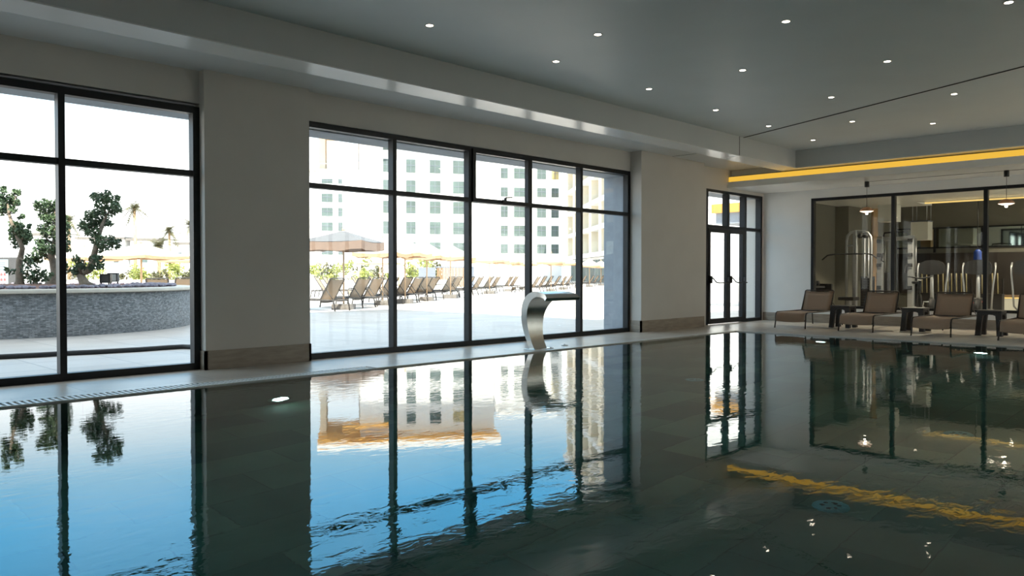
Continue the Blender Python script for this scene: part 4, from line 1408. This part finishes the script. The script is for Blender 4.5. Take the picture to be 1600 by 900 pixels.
# terrace wall, shrubs, fence
tw0, tw1 = at(60, 440, 62), at(700, 440, 62)
d = (tw1 - tw0)
d.z = 0
nrm = Vector((d.y, -d.x, 0)).normalized()
w = MB()
w.bar((tw0.x, tw0.y, 0.3), (tw1.x, tw1.y, 0.3), 0.3, 0.6)
o = thing('terrace_wall', 'low white wall edging the far side of the terrace', 'wall', (0, 0, 0))
w.build('wall_body', 'facade', o)
MB().bar((tw0.x, tw0.y, 0.63), (tw1.x, tw1.y, 0.63), 0.42, 0.06).build('wall_cap', 'fabric', o)
rng = random.Random(21)
sx_ = [112, 128, 146, 196, 212, 224, 246, 262, 278, 292, 303, 496, 512, 519, 536, 556, 566, 575, 590, 604, 636, 650, 662, 672, 684]
for i, x in enumerate(sx_):
    D = 66 + rng.uniform(-1.5, 3)
    h = rng.uniform(1.2, 2.6)
    b0 = at(x, 445, D)
    b0.z = 0
    lab = 'sunlit yellow green shrub over the terrace wall, number %d' % i
    t = thing('garden_shrub', 'sunlit yellow green shrub growing behind the low terrace wall', 'shrub', b0, 0, 'shrubs behind the low terrace wall')
    bl = [(Vector((rng.uniform(-0.6, 0.6), rng.uniform(-0.5, 0.5), 0.5 + rng.random() * (h - 0.5))), rng.uniform(0.3, 0.5)) for k in range(6)]
    leaves(bl, 7, 0.16, rng, D).build('foliage', 'leaf2' if i % 3 else 'palm', t)
    MB().tube([(0, 0, 0), (0.05, 0, h * 0.7)], [0.05, 0.02], 6).build('stem', 'bark', t)
f0 = at(674, 432, 62)
f1 = at(741, 432, 62)
t = thing('slatted_fence', 'brown slatted timber screen with grey end panel behind the loungers', 'fence', (f0.x, f0.y, 0), YAW - PI / 2)
L = (Vector((f1.x, f1.y, 0)) - Vector((f0.x, f0.y, 0))).length
s = MB()
k = 0.45
while k < L - 0.3:
    s.box(k, 0, 0.1, k + 0.10, 0.05, 1.62)
    k += 0.125
s.build('slat_panel', 'wood', t)
MB().box(-1.0, 0, 0, 0.32, 0.12, 1.62).build('end_panel', 'signgrey', t)
MB().box(0.32, -0.02, 1.60, L, 0.10, 1.70).box(L - 0.25, 0, 0, L, 0.1, 1.6).build('rail', 'signgrey', t)

# ------------------------------------------------------------------ palms
def palm(x, ytop, D, lab, seed):
    rng = random.Random(seed)
    b0 = at(x, 450, D)
    b0.z = 0
    H = at(x, ytop, D).z
    t = thing('palm_tree', lab, 'palm tree', b0, 0)
    MB().tube([(0, 0, 0), (0.1, 0.05, H * 0.5), (0.0, 0.0, H)], [0.22, 0.17, 0.15], 8).build('trunk', 'timber', t)
    fr = MB()
    for k in range(26):
        a = k * 2.4 + rng.uniform(-0.2, 0.2)
        el = rng.uniform(-0.9, 1.25)
        Lf = rng.uniform(1.5, 2.1)
        dx, dy = math.cos(a), math.sin(a)
        prev = None
        pts = []
        for q in range(6):
            u = q / 5
            pts.append(Vector((dx * Lf * u * math.cos(el), dy * Lf * u * math.cos(el), H + Lf * (u * math.sin(el) - 0.45 * u * u))))
        sd = Vector((-dy, dx, 0))
        for q in range(5):
            p, p2 = pts[q], pts[q + 1]
            for s in (-1, 1):
                for e in range(2):
                    c = p.lerp(p2, e / 2)
                    tip = c + sd * s * 0.55 * (1 - 0.5 * q / 5) + (p2 - p) * 0.9 + Vector((0, 0, -0.12))
                    fr.add([c, c + (p2 - p) * 0.34, tip], [(0, 1, 2)])
    fr.build('frond', 'palm', t)


palm(211, 325, 92, 'tall palm tree above the white parasol beyond the planter', 1)
palm(248, 385, 78, 'shorter palm tree standing right over the white parasol', 2)
palm(299, 352, 95, 'palm tree next to the right frame of the planter window', 3)
palm(265, 360, 110, 'faint slim palm tree between two taller palms beyond the planter', 4)
palm(108, 345, 90, 'palm tree just right of the planter window mullion', 5)

# ------------------------------------------------------------------ buildings
def frame_at(xpix, D):
    p = at(xpix, 450, D)
    return Vector((p.x, p.y, 0))


def facade_block(name, label, xa, Da, xb, Db, top, depth, cols_, rows, group=None, wmat='winglass', body='facade', extra=None):
    """block whose front runs from column xa to xb; cols_ [(x0,x1)] in picture columns, rows [(z0,z1)]"""
    A, B = frame_at(xa, Da), frame_at(xb, Db)
    L = (B - A).length
    ang = math.atan2(B.y - A.y, B.x - A.x)
    t = thing(name, label, 'building', A, ang, group)
    MB().box(0, 0, 0, L, depth, top).build('wall_block', body, t)

    def s_of(x):
        # intersection of the view direction with the front line
        a = azim(x)
        d = Vector((math.cos(a), math.sin(a), 0))
        e = (B - A).normalized()
        det = e.x * (-d.y) - e.y * (-d.x)
        return ((-A.x) * (-d.y) - (-A.y) * (-d.x)) / det
    for ci, (x0, x1) in enumerate(cols_):
        a, b = s_of(x0), s_of(x1)
        for ri, (z0, z1) in enumerate(rows):
            m = wmat
            if wmat == 'winglass' and (ci, ri) in ((3, 0),):
                m = 'wingold'
            w = MB().box(a, -0.06, z0, b, 0.02, z1)
            wo = w.build('window', m, t)
            fr = MB()
            mid = (a + b) / 2
            fr.box(mid - 0.03, -0.09, z0, mid + 0.03, -0.06, z1)
            fr.box(a, -0.09, z0 + (z1 - z0) * 0.55, b, -0.06, z0 + (z1 - z0) * 0.55 + 0.07)
            fr.build('window_bar', 'signgrey', wo)
    return t, s_of, L


def zrow(y0, y1, D):
    return (CAM_H + (429 - y1) / FPX * D, CAM_H + (429 - y0) / FPX * D)


D1 = 117
rowsA = [zrow(251, 271, D1), zrow(283, 302, D1), zrow(315, 334, D1), zrow(347, 366, D1)]
rowsA = [zrow(219, 237, D1)] + rowsA + [zrow(379, 392, D1)]
mb_, s_of, L = facade_block('hotel_block', 'tall white hotel block with rows of grey green windows and ochre roof underside', 562, 115, 771.6, 119, 22.6, 16,
                            [(599, 611.5), (635, 649.5), (671.5, 688.5), (708, 725)], rowsA)
rf = MB().box(-6.0, -3.0, 23.0, L + 0.5, 14, 23.9).build('roof_slab', 'facade', mb_)
MB().box(-6.0, -3.0, 22.7, L + 0.5, 14, 23.0).build('roof_soffit', 'orange', mb_)
MB().box(-5.8, 3.0, 16.3, -4.9, 12.0, 22.7).build('end_fin', 'facadewarm', mb_)
tr_ = MB().box(-2.5, -2.0, 20.8, 4.2, 0.0, 21.1)
tr_.build('balcony_slab', 'orange', mb_)
D2 = 120
rows2 = [zrow(264, 280, D2), zrow(294, 308, D2), zrow(323, 340, D2), zrow(353, 369.5, D2), zrow(382, 396, D2)]
h2, s2, L2 = facade_block('hotel_block', 'white hotel block one storey lower with four window columns right of the tall block', 772.2, 119.01, 878, 121, 20.2, 15,
                          [(782.5, 793.5), (803, 820), (839, 853), (861.5, 872.5)], rows2)
MB().box(0.6, -0.6, 19.7, L2 + 0.2, 15, 20.5).build('roof_slab', 'facade', h2)
D3 = 114
rows3 = [zrow(280, 287, D3), zrow(303, 316, D3), zrow(325, 338, D3), zrow(347.5, 361, D3), zrow(392, 398, D3)]
h3, s3, L3 = facade_block('hotel_annex', 'lower white annex with roof terrace at the left of the tall block', 380, 111.6, 561.5, 114.99, 15.9, 14,
                          [(503, 520.5), (529, 535.5)], rows3)
MB().box(-0.3, -0.5, 15.9, L3, 14, 16.25).build('roof_slab', 'fabric', h3)
rl = MB().tube([(L3 - 12, -0.4, 17.0), (L3 - 0.5, -0.4, 17.0)], 0.05, 6)
for k in range(8):
    rl.tube([(L3 - 12 + k * 1.6, -0.4, 16.2), (L3 - 12 + k * 1.6, -0.4, 17.0)], 0.04, 6)
rl.build('railing', 'chrome', h3)
# wing with loggias receding toward the near side
A, B = frame_at(893, 118.5), frame_at(1010, 74)
ang = math.atan2(B.y - A.y, B.x - A.x)
L = (B - A).length
wg = thing('hotel_wing', 'cream hotel wing with stacked loggias running toward the terrace at the far right', 'building', A, ang)
MB().box(0, 0.9, 0, L, 14, 26).build('wall_block', 'facade', wg)
nf = 8
for k in range(nf):
    z = 3.2 * (k + 1)
    MB().box(-0.2, -0.9, z, L, 0.95, z + 0.55).build('balcony_slab', 'facade', wg)
nb = 7
for q in range(nb + 1):
    x = L * q / nb
    MB().box(max(0, x - 0.9), -0.7, 3.2, min(L, x + 0.9), 0.95, 26).build('pier', 'facadewarm', wg)
for q in range(nb):
    for k in range(nf - 1):
        z = 3.2 * (k + 1)
        MB().box(L * q / nb + 0.9, 0.82, z + 0.55, L * (q + 1) / nb - 0.9, 0.92, z + 3.2).build('loggia_window', 'loggia', wg)
MB().box(-0.5, -1.2, 26, L, 14, 26.6).build('roof_slab', 'facade', wg)
gw = MB()
for q in range(nb):
    for e in range(4):
        a0 = L * q / nb + 0.3 + e * (L / nb - 0.4) / 4
        MB().box(a0, -0.15, 0.1, a0 + (L / nb - 0.4) / 4 - 0.15, -0.10, 2.9).build('shop_window', 'winglass', wg)
MB().box(0, -0.08, 0, L, 0.95, 3.2).build('ground_wall', 'facade', wg)
# white houses beyond the planter
for (x0, x1, D, top, lab, wins) in ((30, 196, 120, 7.0, 'low white house with grey roof edge behind the planter trees', [(108, 118), (178, 186)]), (204, 330, 120, 6.2, 'low white house with dark windows behind the parasols by the window frame', [(222, 231), (278, 284), (291, 297)])):
    A, B = frame_at(x0, D), frame_at(x1, D)
    t, so_, Lh = facade_block('terrace_house', lab, x0, D, x1, D, top, 9, wins, [zrow(392, 398, D) if False else (2.9, 4.4)], 'low white houses beyond the terrace', 'winglass')
    MB().box(-0.3, -0.8, top, Lh * 0.42, 9, top + 0.35).box(Lh * 0.55, -0.8, top - 0.6, Lh + 0.3, 9, top - 0.25).build('roof_slab', 'block', t)
# beach cabin at the doors: structure seen through the glass doors
cz = thing('entrance_canopy', 'ochre edged white canopy outside the glazed doors', 'canopy', (26.0, 11.6, 0), 0.0)
MB().box(-3.2, -1.6, 3.05, 12, 1.7, 3.34).build('canopy_roof', 'orange', cz)
MB().box(-3.1, -1.5, 2.70, 12, 1.6, 3.05).build('fascia', 'extwall', cz)
for x in (-2.0, 2.5, 7.5):
    MB().box(x - 0.2, 0.8, 0, x + 0.2, 1.2, 2.70).build('post', 'extwall', cz)

# ------------------------------------------------------------------ light
wd = bpy.data.worlds.new('sky')
scn.world = wd
wd.use_nodes = True
nt = wd.node_tree
bg = nt.nodes['Background']
tc = nt.nodes.new('ShaderNodeTexCoord')
sx = nt.nodes.new('ShaderNodeSeparateXYZ')
nt.links.new(tc.outputs['Generated'], sx.inputs[0])
rp = nt.nodes.new('ShaderNodeValToRGB')
cr = rp.color_ramp
stops = [(0.0, (0.80, 0.78, 0.76)), (0.13, (0.66, 0.65, 0.65)), (0.185, (0.46, 0.55, 0.62)), (0.225, (0.22, 0.46, 0.66)), (0.27, (0.12, 0.48, 0.85)), (0.36, (0.12, 0.50, 0.90)), (0.46, (0.42, 0.46, 0.50)), (1.0, (0.40, 0.43, 0.46))]
cr.elements[0].position, cr.elements[0].color = stops[0][0], (*stops[0][1], 1)
cr.elements[1].position, cr.elements[1].color = stops[-1][0], (*stops[-1][1], 1)
for p, c in stops[1:-1]:
    e = cr.elements.new(p)
    e.color = (*c, 1)
nz = nt.nodes.new('ShaderNodeTexNoise')
nz.inputs['Scale'].default_value = 2.2
nz.inputs['Detail'].default_value = 4
nt.links.new(tc.outputs['Generated'], nz.inputs['Vector'])
mx = nt.nodes.new('ShaderNodeMix')
mx.data_type = 'RGBA'
mr = nt.nodes.new('ShaderNodeMapRange')
mr.inputs['From Min'].default_value = 0.45
mr.inputs['From Max'].default_value = 0.8
mr.inputs['To Max'].default_value = 0.35
nt.links.new(nz.outputs['Fac'], mr.inputs['Value'])
nt.links.new(mr.outputs[0], mx.inputs[0])
nt.links.new(sx.outputs[2], rp.inputs[0])
nt.links.new(rp.outputs[0], mx.inputs[6])
mx.inputs[7].default_value = (0.62, 0.72, 0.80, 1)
nt.links.new(mx.outputs[2], bg.inputs['Color'])
bg.inputs['Strength'].default_value = 3.0
sd = bpy.data.lights.new('sun', 'SUN')
sd.energy = 11.0
sd.angle = math.radians(0.6)
sd.color = (1.0, 0.93, 0.82)
so = bpy.data.objects.new('sun', sd)
C.objects.link(so)
el = math.radians(58)
ts = Vector((-0.50, -0.87, 0)).normalized() * math.cos(el) + Vector((0, 0, math.sin(el)))
so.rotation_euler = ts.to_track_quat('Z', 'Y').to_euler()
so.location = (0, -10, 30)

# ------------------------------------------------------------------ view
vs_ = scn.view_settings
vs_.view_transform = 'Standard'
vs_.look = 'None'
vs_.gamma = 1.0
vs_.use_curve_mapping = False
vs_.exposure = 0.50
cy = scn.cycles
cy.max_bounces = 14
cy.diffuse_bounces = 6
cy.glossy_bounces = 6
cy.transmission_bounces = 8
cy.transparent_max_bounces = 12
cy.sample_clamp_indirect = 6.0
cy.use_denoising = True
